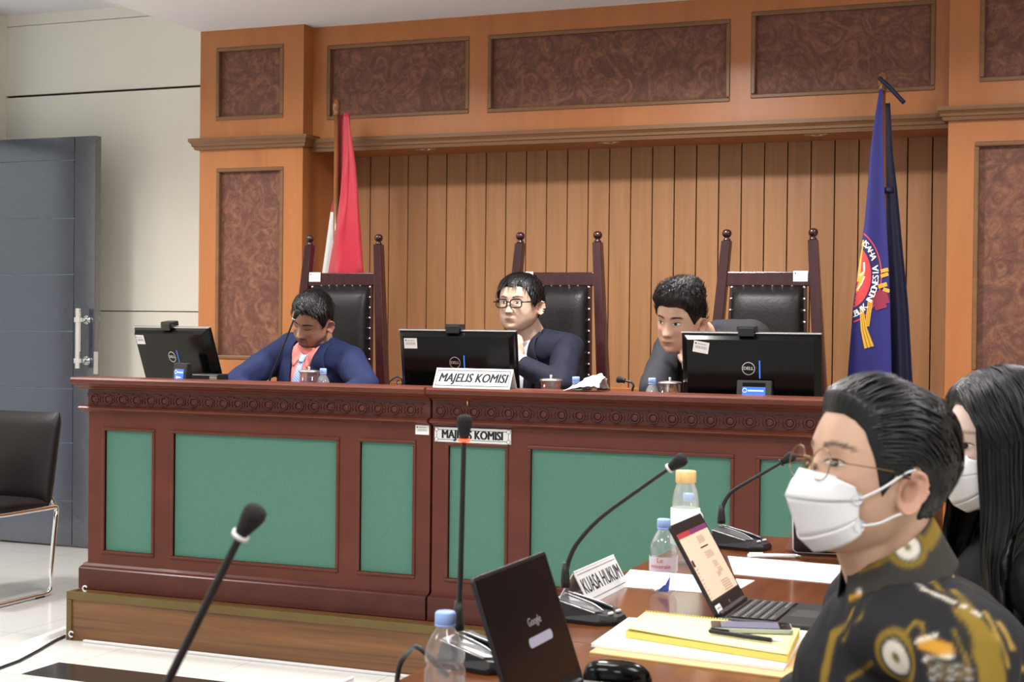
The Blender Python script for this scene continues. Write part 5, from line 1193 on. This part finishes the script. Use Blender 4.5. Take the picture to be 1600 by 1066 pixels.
def person(label, H, st, J, skin, vox, voxj, jmat, brow=1., stubble=None, lips=(150, 88, 80), hands=(), cloth_th=.016, wr=.004, extra=None, jname='jacket', nape=(0, -.045, -.08)):
    """body (one continuous skin mesh) + jacket; returns top object, bvh of the clothes"""
    mb = MB(); add_head(mb, H, st); nk = J.get('neck_r', .056); Hn = np.array(H @ Vector((0, -.030, -.055))); Tn = np.array(J['T'] @ Vector((0, -.022, -.03)))
    mb.capsule(Hn, Tn, nk, nk*1.06); mb.capsule(np.array(H @ Vector((0, .0, -.075))), np.array(J['T'] @ Vector((0, .012, -.04))), nk*.82, nk*.9)
    put(mb, limb_set(J)); seated_legs(mb, J)
    for h in hands: hand(mb, **h)
    me = remesh(mb, vox, 2); me.materials.clear(); me.materials.append(M['skin']); co = coords(me); Hi = np.array(H.inverted()); loc = co@Hi[:3, :3].T+Hi[:3, 3]
    base = V(*J['base']); paint(me, face_paint(loc, skin, st, brow, stubble, lips)); me.transform(Matrix.Translation(tuple(-base))); me.name = 'person'
    o = link('person', me); o.location = tuple(base); tag(o, label, 'person')
    mj = MB(); put(mj, limb_set(J, cloth_th)); tr = MB(); seated_legs(tr, J, .012)
    jm = remesh(mj, voxj, 8); c = coords(jm); n = normals(jm); c = c+n*(wr*pnoise(c, 22, 5)+wr*.6*pnoise(c, 48, 8)*np.clip(1, 0, 1))[:, None]; setco(jm, c)
    bv = BVHTree.FromPolygons([tuple(p) for p in c], [tuple(p.vertices) for p in jm.polygons]); J['_torso'] = put(MB(), [q for i, q in enumerate(limb_set(J, cloth_th)) if q[0] == 'b' or i in (3, 4, 7, 8)]); jm.transform(Matrix.Translation(tuple(-base))); jm.materials.clear(); jm.materials.append(M[jmat]); link(jname, jm, o)
    tm = remesh(tr, .012, 4); tm.transform(Matrix.Translation(tuple(-base))); tm.materials.clear(); tm.materials.append(M['suit_black']); link('trousers', tm, o)
    return o, bv, Matrix.Translation(tuple(-base))
def torsoT(pos, yaw, lean=0, tip=0): return Matrix.Translation(tuple(pos)) @ Matrix.Rotation(PI+yaw, 4, 'Z') @ Matrix.Rotation(-lean, 4, 'X') @ Matrix.Rotation(tip, 4, 'Y')
def spectacles(parent, T, st, mat, w=.026, h=.019, y=.0, expo=3., r=.0011, z0=-.004, cx=.034, temple_z=.006, pads=False):
    g = MB(); lns = []; yl = .091+y
    for s in (-1, 1):
        out = []
        for a in np.linspace(0, 2*PI, 41):
            c, q = math.cos(a), math.sin(a); x = s*cx+w*math.copysign(abs(c)**(2/expo), c); z = z0+h*math.copysign(abs(q)**(2/expo), q); out.append(V(x, yl-.10*max(0, abs(x)-.03)-.002*abs(q), z))
        g.tube(out, r, 8, caps=False); cen = V(s*cx, yl+.001, z0); ln = MB(); lns.append(ln); ln.grid([[cen+(p-cen)*k for p in out] for k in (.02, .5, 1.)])
        xo = s*(cx+w); g.tube(spline([(xo, yl-.10*(abs(xo)-.03), temple_z+z0), (s*(.0765*st.get('wide', 1)+.002), yl-.026, temple_z+z0+.002), (s*(.0775*st.get('wide', 1)+.002), .0, z0+.010), (s*(.079*st.get('wide', 1)), -.018, z0+.006), (s*.077, -.032, z0-.012)], 5), r*1.05, 8)
        if pads: g.ball((s*.011, yl-.006, z0-.004), (.0025, .003, .005)); g.tube([(s*.011, yl-.006, z0-.003), (s*(cx-w), yl, z0+.003)], r*.7, 6)
    g.tube(spline([(-(cx-w), yl, z0+.004), (0, yl+.003, z0+.007), ((cx-w), yl, z0+.004)], 5), r, 8)
    f = g.xf(T).build('spectacles', mat, parent); [q.xf(T).build('lens', 'lens', f, fix=False) for q in lns]; return f
# ------------------------------------------------------------------ the five people
def fdeg(d): d = np.mod(d, 360); return np.minimum(d, 360-d)
sm = lambda x, a, b: (lambda t: t*t*(3-2*t))(np.clip((x-a)/(b-a), 0, 1))
def collar_band(T, parent, inv, mat, name='shirt_collar', r0=.062, r1=.074, z0=-.045, z1=.012, gap=.35, leaf=0, droop=.03, yo=0.):
    m = MB(); rows = []; n = 40
    for i in range(n+1):
        a = gap+(2*PI-2*gap)*i/n; fr = .5+.5*math.cos(a); c, s = math.sin(a), math.cos(a)       # a from the front
        P_ = lambda r, z: np.array(T @ Vector((r*c*1.0, r*s*.98-.008+yo, z-droop*fr)))
        row = [P_(r1-.004, z0), P_(r0, z1)]
        if leaf: row += [P_(r0+.004, z1+.003), P_(r1+.006, z1-leaf*.55), P_(r1+.016, z1-leaf*(1+.35*fr**3))]
        rows.append(row)
    o = m.grid(rows).xf(inv).build(name, mat, parent, solid=.002); return o
def suit_front(bv, T, parent, inv, jm, shirt, tie=None, wide=1., vb=-.30, notch=True):
    """shirt V, collar wings, tie and lapels lying on the chest"""
    iv = inv
    def D(*a, **k):
        o = drape(bv, T, *a, **k); o.data.transform(iv); return o
    for s_ in (1,):
        D(pl((.058*wide, .0), (.044*wide, -.08), (.008, vb)), pl((-.058*wide, .0), (-.044*wide, -.08), (-.008, vb)), 20, 10, .004, 'shirt_front', shirt, parent)
    for s in (1, -1):
        D(pl((s*.060, .012), (s*.03, -.016), (s*.006, -.030)), pl((s*.070, -.012), (s*.058, -.06), (s*.036, -.086)), 8, 4, .013, 'collar_wing', shirt, parent)
        D(pl((s*.072*wide, .022), (s*.047*wide, -.085), (s*.006, vb)), pl((s*.094*wide, .016), (s*.122*wide, -.105), (s*.016, vb-.01)), 18, 6, .010, 'lapel', jm, parent, mid=.005, thick=.006)
        if notch: D(pl((s*.088*wide, -.062), (s*.112*wide, -.066)), pl((s*.090*wide, -.066), (s*.118*wide, -.074)), 3, 2, .0185, 'lapel_notch', 'suit_black', parent, thick=.0005)
    if tie:
        D(pl((.017, -.030), (.012, -.062)), pl((-.017, -.030), (-.012, -.062)), 4, 4, .013, 'tie_knot', tie, parent, mid=.006)
        D(pl((.012, -.060), (.022, -.15), (.036, vb-.03)), pl((-.012, -.060), (-.022, -.15), (-.036, vb-.03)), 16, 6, .009, 'tie', tie, parent, mid=.003)
def full_bvh(bv_mesh_obj, T, H, base, nk=.056):
    m = MB(); m.capsule(np.array(H @ Vector((0, -.005, -.075))), np.array(T @ Vector((0, .0, -.05))), nk*.9, nk*1.0)
    q = bv_mesh_obj; n = len(q.v); return BVHTree.FromPolygons(list(q.v)+list(m.v), list(q.f)+[tuple(i+n for i in f) for f in m.f])
def child(o, nm): return [c for c in o.children if c.name.split('.')[0] == nm][0]
def v3(p, dx=0, dy=0, dz=0): return V(p[0]+dx, p[1]+dy, p[2]+dz)
def atz_min(p, z): return V(p[0], p[1], max(p[2], z))

# --- man in the blue suit, looking down at his papers
hp = P(487, 498, y=.74); H1 = headT(hp, -.20, .52, -.34, 1.0); st1 = dict(nose=.024, wide=1.06, cheek=.06, jowl=.004)
T1 = torsoT(v3(hp, -.012, .075, -.115), -.22, .20, -.16)
J1 = dict(hip_y=.86, T=T1, base=(hp[0], .86, PZ), floor=PZ, fwd=V(0, -1, 0), build=1.1, neck_r=.062, Re=atz_min(P(366, 600, y=.56), 1.04), Rw=v3(P(396, 606, y=.42), 0, 0, .0), Le=atz_min(P(573, 602, y=.60), 1.04), Lw=P(528, 606, y=.53))
for k in ('Rw', 'Lw'): J1[k][2] = 1.008
o1, bv1, iv1 = person('man in a blue suit with pink shirt and striped tie, looking down', H1, st1, J1, (166, 126, 104), .0042, .0075, 'suit_blue', stubble=1., lips=(138, 84, 76), wr=.0045,
    hands=[dict(wrist=J1['Rw'], dirn=(.05, -1, -.05), palm_n=(0, 0, -1), curl=.35, thumb_side=1), dict(wrist=J1['Lw'], dirn=(-.9, -.4, -.05), palm_n=(0, 0, -1), curl=.4, thumb_side=-1)])
b1 = V(*J1['base']); fb1 = full_bvh(J1['_torso'], T1, H1, b1, .062); suit_front(fb1, T1, o1, iv1, 'suit_blue', 'shirt_pink', 'tie', 1.08, -.31); collar_band(T1, o1, iv1, 'shirt_pink', r0=.066, r1=.074)
eyes(o1, iv1 @ H1, st1, closed=True)
hair_cap(iv1 @ H1, st1, [(0, .070), (22, .072), (42, .062), (56, .046), (66, .016), (76, -.014), (86, .006), (100, .014), (114, -.006), (130, -.045), (180, -.072)],
    lambda p, d, t: .006+.006*sm(p[..., 2], .04, .11)+.006*sm(p[..., 1], -.02, .06)*sm(p[..., 2], .05, .09)-.003*sm(.06-p[..., 2], .0, .05), lambda p: V(-.55, .45-p[1]*3, -.15 if p[2] > .06 else -.8), 900, .034, .0022, .006, 3, o1)
# --- man with black glasses, chin on his hand
hp = P(812, 474, y=.78); H2 = headT(hp, -.12, -.03, .0, 1.01); st2 = dict(nose=.022, wide=1.10, cheek=.04)
T2 = torsoT(v3(hp, .035, .065, -.148), -.25, .20, .06)
J2 = dict(hip_y=.88, T=T2, base=(hp[0], .88, PZ), floor=PZ, fwd=V(0, -1, 0), neck_r=.055, Le=atz_min(P(876, 602, y=.55), 1.04), Lw=P(808, 566, y=.62), Re=atz_min(P(748, 600, y=.66), 1.04), Rw=P(792, 606, y=.60))
J2['Rw'][2] = 1.01
o2, bv2, iv2 = person('man in a navy suit with black glasses resting his chin on his hand', H2, st2, J2, (198, 166, 146), .0042, .0075, 'suit_navy', brow=.95, lips=(158, 108, 96),
    hands=[dict(wrist=J2['Lw'], sc=.95, dirn=(-.05, .02, 1), palm_n=(-.75, .55, .1), curl=.75, thumb_side=-1), dict(wrist=J2['Rw'], dirn=(.9, -.35, 0), palm_n=(0, 0, -1), curl=.4, thumb_side=1)])
b2 = V(*J2['base']); fb2 = full_bvh(J2['_torso'], T2, H2, b2); suit_front(fb2, T2, o2, iv2, 'suit_navy', 'shirt_white', None, .72, -.26); collar_band(T2, o2, iv2, 'shirt_white', r0=.058, r1=.066)
e_, w_ = V(*J2['Le']), V(*J2['Lw']); d_ = (w_-e_)/np.linalg.norm(w_-e_); MB().tube([w_-d_*.035, w_-d_*.002], .0395, 20, caps=False).xf(iv2).build('shirt_cuff', 'shirt_white', o2, solid=.002)
eyes(o2, iv2 @ H2, st2, look=(.1, .25), squint=.85); spectacles(o2, iv2 @ H2, st2, 'frame_black', w=.0265, h=.0175, expo=3.4, r=.0028, cx=.0345, y=.006, z0=-.005)
hair_cap(iv2 @ H2, st2, [(0, .064), (18, .068), (34, .066), (48, .052), (58, .026), (68, .004), (78, -.018), (86, -.002), (100, .008), (114, -.03), (132, -.062), (180, -.082)],
    lambda p, d, t: .006+.004*sm(p[..., 2], .05, .11)+.005*sm(np.abs(p[..., 0]), .04, .07), lambda p: V(1.2*(p[0]+.02), .35-p[1]*2, -.25 if p[2] > .08 else -.9), 900, .045, .0022, .004, 4, o2)
# --- leaning man in grey, chin on his fist
hp = P(1062, 499, y=.42); H3 = headT(hp, -.27, .20, -.10, 1.04); st3 = dict(nose=.024, wide=1.05, cheek=.03)
tq = P(1100, 524, y=.60); T3 = torsoT(tq, -.06, .62, .20)
J3 = dict(hip_y=.88, T=T3, base=(tq[0], .95, PZ), floor=PZ, fwd=V(0, -1, 0), build=1.08, neck_r=.060, Re=atz_min(P(1020, 610, y=.40), 1.04), Rw=P(1046, 612, y=.385), Le=atz_min(P(1135, 612, y=.40), 1.04), Lw=P(1090, 592, y=.335))
J3['Rw'][2] = 1.012
o3, bv3, iv3 = person('man in a charcoal suit leaning on the bench, peering past the monitor', H3, st3, J3, (190, 150, 128), .0042, .0075, 'suit_grey', lips=(160, 100, 90),
    hands=[dict(wrist=J3['Lw'], dirn=(-.45, .05, .9), palm_n=(-.5, .8, .2), curl=1.25, thumb_side=1), dict(wrist=J3['Rw'], dirn=(.25, -.55, 0), palm_n=(0, 0, -1), curl=.4, thumb_side=1)])
b3 = V(*J3['base']); fb3 = full_bvh(J3['_torso'], T3, H3, b3, .06); suit_front(fb3, T3, o3, iv3, 'suit_grey', 'shirt_dark', 'lanyard', 1.0, -.3, notch=False); collar_band(T3, o3, iv3, 'shirt_dark', r0=.064, r1=.072)
eyes(o3, iv3 @ H3, st3, look=(.35, .35), squint=.95)
hair_cap(iv3 @ H3, st3, [(0, .060), (22, .062), (40, .056), (54, .040), (64, .014), (74, -.010), (84, .004), (100, .014), (114, -.012), (130, -.05), (180, -.075)],
    lambda p, d, t: .005+.022*sm(p[..., 2], .045, .10)*(1+.25*np.sin(p[..., 0]*260)*np.sin(p[..., 1]*190+p[..., 0]*90))+.014*sm(p[..., 1], .0, .07)*sm(p[..., 2], .04, .075), lambda p: V(-.25, -.1+p[1]*6, .9), 1800, .034, .0022, .020, 5, o3)

# --- masked man in a batik shirt, near right
hp = P(1364, 736, d=2.0); H4 = headT(hp, -.90, -.20, .0, .975); st4 = dict(nose=.025, wide=.97, cheek=-.03)
T4 = torsoT(v3(hp, .030, .022, -.146), -1.10, .20)
sl = np.array(T4 @ Vector((-.165, -.018, -.062)))
J4 = dict(build=.92, trap=-.04, T=T4, base=(hp[0]+.09, hp[1]+.03, 0), floor=0., fwd=V(-1, -.1, 0), neck_r=.054, Ls=sl, Le=v3(sl, .0, -.06, -.24), Lw=v3(sl, -.20, -.07, -.19), Re=v3(hp, .0, .30, -.36), Rw=v3(hp, -.13, .12, -.375))
J4['Lw'][2] = .795; J4['Rw'][2] = .80; J4['Re'][2] = .82; J4['Le'][2] = max(.82, J4['Le'][2])
o4, bv4, iv4 = person('young man in a batik shirt, gold glasses and white mask, near the right edge', H4, st4, J4, (198, 160, 136), .0036, .0045, 'suit_black', brow=.8, cloth_th=.016, wr=.003, jname='batik_shirt',
    hands=[dict(wrist=J4['Lw'], dirn=(-1, -.1, -.05), palm_n=(0, 0, -1), curl=.4, thumb_side=1), dict(wrist=J4['Rw'], dirn=(-.7, -.5, -.05), palm_n=(0, 0, -1), curl=.4, thumb_side=-1)])
b4 = V(*J4['base'])
eyes(o4, iv4 @ H4, st4, look=(-.1, .0), squint=.85); spectacles(o4, iv4 @ H4, st4, 'frame_gold', w=.0225, h=.0212, expo=2.15, r=.0008, cx=.0335, y=.008, z0=-.006, pads=True)
hair_cap(iv4 @ H4, st4, [(0, .066), (20, .066), (36, .060), (50, .048), (62, .020), (72, -.016), (79, -.034), (84, .010), (98, .018), (110, .0), (122, -.045), (140, -.07), (180, -.088)],
    lambda p, d, t: .0025+.003*sm(p[..., 2], .03, .10)+.012*sm(p[..., 1], .02, .07)*sm(p[..., 2], .05, .085)+.007*sm(-p[..., 1], .03, .09)*sm(p[..., 2], -.07, .0), lambda p: V(.25 if p[2] > .07 else 0, -1, .12 if p[1] > 0 else -.55), 2600, .06, .0017, .0025, 6, o4, mat='hair_gloss', seg=8)
# folded three-panel mask
def face_mask(parent, T, st, k=1.):
    rowsz = [(.108, -.016), (.1205, -.057), (.0885, -.108), (.064, -.122)]; side = [(-.026, .062), (-.042, .052), (-.064, .048), (-.084, .040)]; m = MB(); rows = []; sub = 6
    for i in range(3):
        rows = []
        for q in range(sub+1):
            t = q/sub; row = []
            for j in range(41):
                u = -1+j/20; s = abs(u); y0 = rowsz[i][0]+(rowsz[i+1][0]-rowsz[i][0])*t; z0 = rowsz[i][1]+(rowsz[i+1][1]-rowsz[i][1])*t; z1 = side[i][0]+(side[i+1][0]-side[i][0])*t; y1 = side[i][1]+(side[i+1][1]-side[i][1])*t
                e = s**1.1; x = .0715*k*math.copysign(math.sin(min(1, s)*PI/2)**.9, u); yy = y0+(y1-y0)*e; zz = z0+(z1-z0)*s**(1.5 if i == 0 else 1.15)
                if i == 0 and t < .5: yy -= (.5-t)*2*.018*math.exp(-((s-.32)/.17)**2)
                row.append((x, yy, zz))
            rows.append(row)
        m.grid(rows)
    m.xf(T)
    o = m.build('face_mask', 'mask', parent, solid=.0012)
    for s in (-1, 1):
        lp = MB(); lp.lathe([(0, .001), (.008, .001), (.0085, -.001)], (s*.0722*k, .056, -.040), 14, 0, frame((0, 0, 0), (0, 1, .2), (0, 0, 1)).to_3x3().to_4x4()); lp.lathe([(0, .001), (.008, .001), (.0085, -.001)], (s*.0722*k, .046, -.074), 14, 0, frame((0, 0, 0), (0, 1, .2), (0, 0, 1)).to_3x3().to_4x4())
        lp.tube(spline([(s*.0722*k, .052, -.040), (s*.076, .025, -.020), (s*.080, .0, .004), (s*.082, -.014, .012)], 5), .0018, 8); lp.tube(spline([(s*.0722*k, .042, -.074), (s*.075, .020, -.066), (s*.079, .0, -.052), (s*.082, -.012, -.046)], 5), .0018, 8)
        lp.xf(T).build('ear_loop', 'mask', o)
    return o
face_mask(o4, iv4 @ H4, st4, .985)
# batik pattern: strokes and eyes of dye laid out on the cloth
def on_shirt(bv, px, py):
    d = P(px, py, d=1)-CAM; h = bv.ray_cast(Vector(CAM), Vector(d).normalized()); return None if h[0] is None else np.array(h[0])
OCH, ORG, WHT, DRK, GRY = (138, 112, 40), (206, 150, 52), (226, 220, 206), (34, 34, 38), (74, 74, 78)
STROKES = [([(1369, 907), (1330, 960), (1302, 992), (1289, 1050), (1286, 1090)], 13, 15, OCH), ([(1380, 915), (1345, 965), (1318, 1000)], 5, 5, OCH), ([(1486, 868), (1477, 892), (1490, 922), (1512, 957), (1541, 1005), (1553, 1060)], 9, 46, OCH), ([(1562, 975), (1580, 1010), (1598, 1045)], 9, 9, (170, 140, 70)), ([(1540, 958), (1558, 995), (1575, 1040)], 7, 8, (164, 134, 64)),
 ([(1389, 911), (1415, 902), (1445, 922), (1492, 942)], 4.5, 5.5, WHT), ([(1505, 947), (1507, 948)], 6, 6, WHT), ([(1522, 956), (1530, 961)], 5, 5, WHT), ([(1395, 882), (1430, 887), (1455, 905), (1495, 955), (1527, 1032)], 5, 7, OCH), ([(1417, 988), (1429, 973), (1440, 976), (1443, 986)], 7, 5, OCH),
 ([(1442, 1004), (1478, 1017)], 20, 22, ORG), ([(1432, 1002), (1462, 993)], 5, 5, WHT), ([(1445, 1030), (1486, 1026)], 6, 6, WHT), ([(1325, 1062), (1345, 1050), (1362, 1036)], 6, 5, OCH), ([(1448, 909), (1453, 909)], 7, 7, (150, 152, 158)), ([(1490, 985), (1510, 1030), (1516, 1060)], 4, 5, OCH)]+[([(1450+14*i+4*(j % 2), 1040+7*j), (1456+14*i+4*(j % 2), 1041+7*j)], 5, 5, (150, 148, 140) if (i+j) % 2 else (110, 84, 40)) for i in range(5) for j in range(4)]
def dye(co, bv, rgb, strokes, eyes_):
    for pts, w0, w1, c in strokes:
        q = [on_shirt(bv, *p) for p in pts]
        q = [k for k in q if k is not None]
        for i in range(len(q)-1):
            a, b = q[i], q[i+1]; ab = b-a; t = np.clip(((co-a)@ab)/(ab@ab+1e-9), 0, 1); dist = np.linalg.norm(co-a-t[:, None]*ab, axis=1); n = len(q)-1; w_ = (w0+(w1-w0)*(i+t)/n)*.5/1180
            k = 1/(1+np.exp((dist-w_)/.0009)); rgb[:] = rgb*(1-k[:, None])+lin(c)*k[:, None]
    for (px, py), rr in eyes_:
        c0 = on_shirt(bv, px, py)
        if c0 is None: continue
        dist = np.linalg.norm(co-c0, axis=1)*1180
        for r, c in rr: k = 1/(1+np.exp((dist-r)/1.1)); rgb[:] = rgb*(1-k[:, None])+lin(c)*k[:, None]
    return rgb
sh = child(o4, 'batik_shirt'); co = coords(sh.data)+b4; rgb = np.tile(lin(DRK), (len(co), 1))
n1 = pnoise(co, 16, 21)+.5*pnoise(co, 34, 22); far = (1/(1+np.exp((co[:, 1]-(hp[1]+.02))*-60)))   # generic swirls on the side away from the near sleeve
k = far*np.exp(-((n1-.15)/.12)**2); rgb = rgb*(1-k[:, None])+lin(OCH)*k[:, None]
rgb = dye(co, bv4, rgb, STROKES, [((1400, 1028), [(43, OCH), (32, DRK), (25.5, WHT), (8, (120, 98, 44))])]); paint(sh.data, rgb)
def dyed(name):
    m, nt, b = newmat(name); at = N(nt, 'ShaderNodeAttribute', attribute_name='tone'); nt.links.new(at.outputs['Color'], b.inputs['Base Color']); b.inputs['Roughness'].default_value = .75; b.inputs['Specular IOR Level'].default_value = .25; return m
M['batik'] = dyed('batik cloth'); sh.data.materials.clear(); sh.data.materials.append(M['batik'])
cb = collar_band(T4, o4, iv4, 'batik', name='shirt_collar', r0=.060, r1=.070, z0=-.03, z1=.076, gap=.22, leaf=.062, droop=.050, yo=.012)
bm = bmesh.new(); bm.from_mesh(cb.data); bmesh.ops.subdivide_edges(bm, edges=bm.edges[:], cuts=9, use_grid_fill=True); bm.to_mesh(cb.data); bm.free()
co = coords(cb.data)+b4; bvc = BVHTree.FromPolygons([tuple(p) for p in co], [tuple(p.vertices) for p in cb.data.polygons]); rgb = np.tile(lin((58, 56, 52)), (len(co), 1))
dye(co, bvc, rgb, [([(1312, 906), (1345, 894), (1372, 882), (1398, 866)], 5, 6, OCH), ([(1448, 850), (1462, 822)], 22, 26, OCH), ([(1452, 850), (1464, 822)], 5, 5, WHT), ([(1320, 930), (1345, 925)], 7, 7, WHT), ([(1330, 935), (1345, 930)], 6, 6, ORG)], [((1418, 856), [(31, OCH), (22, DRK), (18.5, WHT), (5, (120, 98, 44))])]); paint(cb.data, rgb)

# --- woman with long black hair in a black jacket, behind him
hp = P(1562, 692, d=2.66); H5 = headT(hp, -1.08, .04, .0, .98); st5 = dict(nose=.020, wide=.95, cheek=-.02)
T5 = torsoT(v3(hp, .045, .03, -.175), -1.15, .05); sl = np.array(T5 @ Vector((-.16, -.018, -.062)))
J5 = dict(T=T5, base=(hp[0]+.08, hp[1]+.03, 0), floor=0., fwd=V(-1, -.1, 0), build=.92, neck_r=.046, Le=v3(sl, .03, -.05, -.26), Lw=v3(sl, -.13, .06, -.36), Re=v3(hp, .04, .24, -.42), Rw=v3(hp, -.09, .12, -.50))
o5, bv5, iv5 = person('woman with long black hair, white mask and black jacket at the right edge', H5, st5, J5, (222, 194, 180), .0042, .007, 'suit_black', brow=.6, wr=.004,
    hands=[dict(wrist=J5['Lw'], dirn=(-1, .3, -.05), palm_n=(0, 0, -1), curl=.4, thumb_side=1, sc=.9), dict(wrist=J5['Rw'], dirn=(-1, -.2, -.05), palm_n=(0, 0, -1), curl=.4, thumb_side=-1, sc=.9)])
eyes(o5, iv5 @ H5, st5, squint=.95); face_mask(o5, iv5 @ H5, st5, .97); collar_band(T5, o5, iv5, 'suit_black', name='jacket_collar', r0=.056, r1=.072, leaf=.03, gap=.5)
LN = [(0, .072), (14, .070), (30, .056), (44, .030), (54, -.01), (64, -.05), (76, -.085), (120, -.1), (180, -.1)]
cap = hair_cap(iv5 @ H5, st5, LN, lambda p, d, t: .013+.006*sm(p[..., 2], .03, .1)-.006*np.exp(-((p[..., 0]-.012)/.006)**2)*sm(p[..., 2], .06, .09), lambda p: V(1.0 if p[0] > .012 else -1., -.15, -.7 if abs(p[0]) > .03 else -.2), 1500, .08, .0016, .002, 8, o5, mat='hair_gloss', seg=8, down=.2)
m = MB(); rows = []; nph = 60; HT5 = H5
for i in range(27):
    t = i/26; z = .04-.42*t; row = []
    for j in range(nph+1):
        a = math.radians(36)+(2*PI-2*math.radians(36))*j/nph; s, c = math.sin(a), math.cos(a); R = ringpar(v_of_z(np.array(max(z, -.03))))
        rx = (R[1]*st5['wide']+.019)*abs(s)**-.55+.022*sm(-z, .05, .30); ry = (R[2] if c > 0 else -R[3])*(.98 if c > 0 else 1)+.016; back = sm(-z, .10, .22)
        x = rx*s*(1-.06*math.sin(a*17+t*2)*t); y = -.008+ry*c*(1-.25*t*(c > 0))+.008*t; y += .03*back*(abs(s)**2)+(.035*back if c < 0 else 0)
        r_ = 1+.018*math.sin(a*31+3*math.sin(t*5))+.012*math.sin(a*67+t*4); row.append((x*r_, y*r_, z-.03*t*math.sin(a*9)))
    rows.append(row)
m.grid(rows); src = np.array([p for r in rows[:-6] for p in r]); rg = np.random.RandomState(12)
for q in range(700):
    i0, j0 = rg.randint(0, 12), rg.randint(0, nph); L_ = rg.randint(8, 15); w_ = .0016*rg.uniform(.6, 1.4); g = []
    for k in range(L_):
        p = V(*rows[min(26, i0+k)][j0]); p2 = V(*rows[min(26, i0+k)][j0+1]); sd = (p2-p)/(np.linalg.norm(p2-p)+1e-9); o_ = V(p[0], p[1], 0); o_ = o_/np.linalg.norm(o_); p = p+o_*(.002+.002*math.sin(q+k*.6))+sd*rg.uniform(-.0005, .0005); tp = w_*(1-(k/(L_-1))**3); g.append([p-sd*tp, p+o_*tp*.5, p+sd*tp])
    m.grid(g)
m.xf(iv5 @ H5).build('long_hair', 'hair_gloss', o5, solid=0, fix=False)
# ------------------------------------------------------------------ light
w = bpy.data.worlds.new('outside'); SC.world = w; w.use_nodes = True; nt = w.node_tree; bg = nt.nodes['Background']
tc = N(nt, 'ShaderNodeTexCoord'); sx = N(nt, 'ShaderNodeSeparateXYZ'); nt.links.new(tc.outputs['Generated'], sx.inputs[0])
ns = N(nt, 'ShaderNodeTexNoise', Scale=5., Detail=4.); nt.links.new(tc.outputs['Generated'], ns.inputs['Vector'])
ad = N(nt, 'ShaderNodeMath', operation='MULTIPLY_ADD'); nt.links.new(ns.outputs['Fac'], ad.inputs[0]); ad.inputs[1].default_value = .5; nt.links.new(sx.outputs['Z'], ad.inputs[2])
cr = N(nt, 'ShaderNodeValToRGB'); nt.links.new(ad.outputs[0], cr.inputs['Fac']); e = cr.color_ramp.elements
e[0].position = .22; e[0].color = (.62, .66, .75, 1); e[1].position = .46; e[1].color = (.95, .98, 1.0, 1)
k = e.new(.30); k.color = (.60, .72, .62, 1); k = e.new(.36); k.color = (.75, .88, .80, 1)
nt.links.new(cr.outputs['Color'], bg.inputs['Color']); bg.inputs['Strength'].default_value = .95
def lamp(x, y, z, sx_, sy_, pw, spread=180, col=(1, .975, .945)):
    l = bpy.data.lights.new('ceiling_lamp', 'AREA'); l.shape = 'RECTANGLE'; l.size = sx_; l.size_y = sy_; l.energy = pw; l.color = col; l.spread = math.radians(spread)
    o = bpy.data.objects.new('ceiling_lamp', l); COL.objects.link(o); o.location = (x, y, z); return o
for x, pw in ((-3.9, 30), (-2.0, 66), (-.2, 24)): lamp(x, .15, 2.868, .35, .3, pw, 158)
for x in (-3.4, -1.2, 1.0):
    for y in (-2.2, -4.6): lamp(x, y, 2.868, 1.2, .6, 27, 160)
lamp(-5.6, -.4, 3.21, .4, .4, 50, 140)
vs = SC.view_settings; SC.display_settings.display_device = 'sRGB'; vs.view_transform = 'Standard'; vs.look = 'None'; vs.gamma = 1; vs.use_curve_mapping = False; vs.exposure = .25
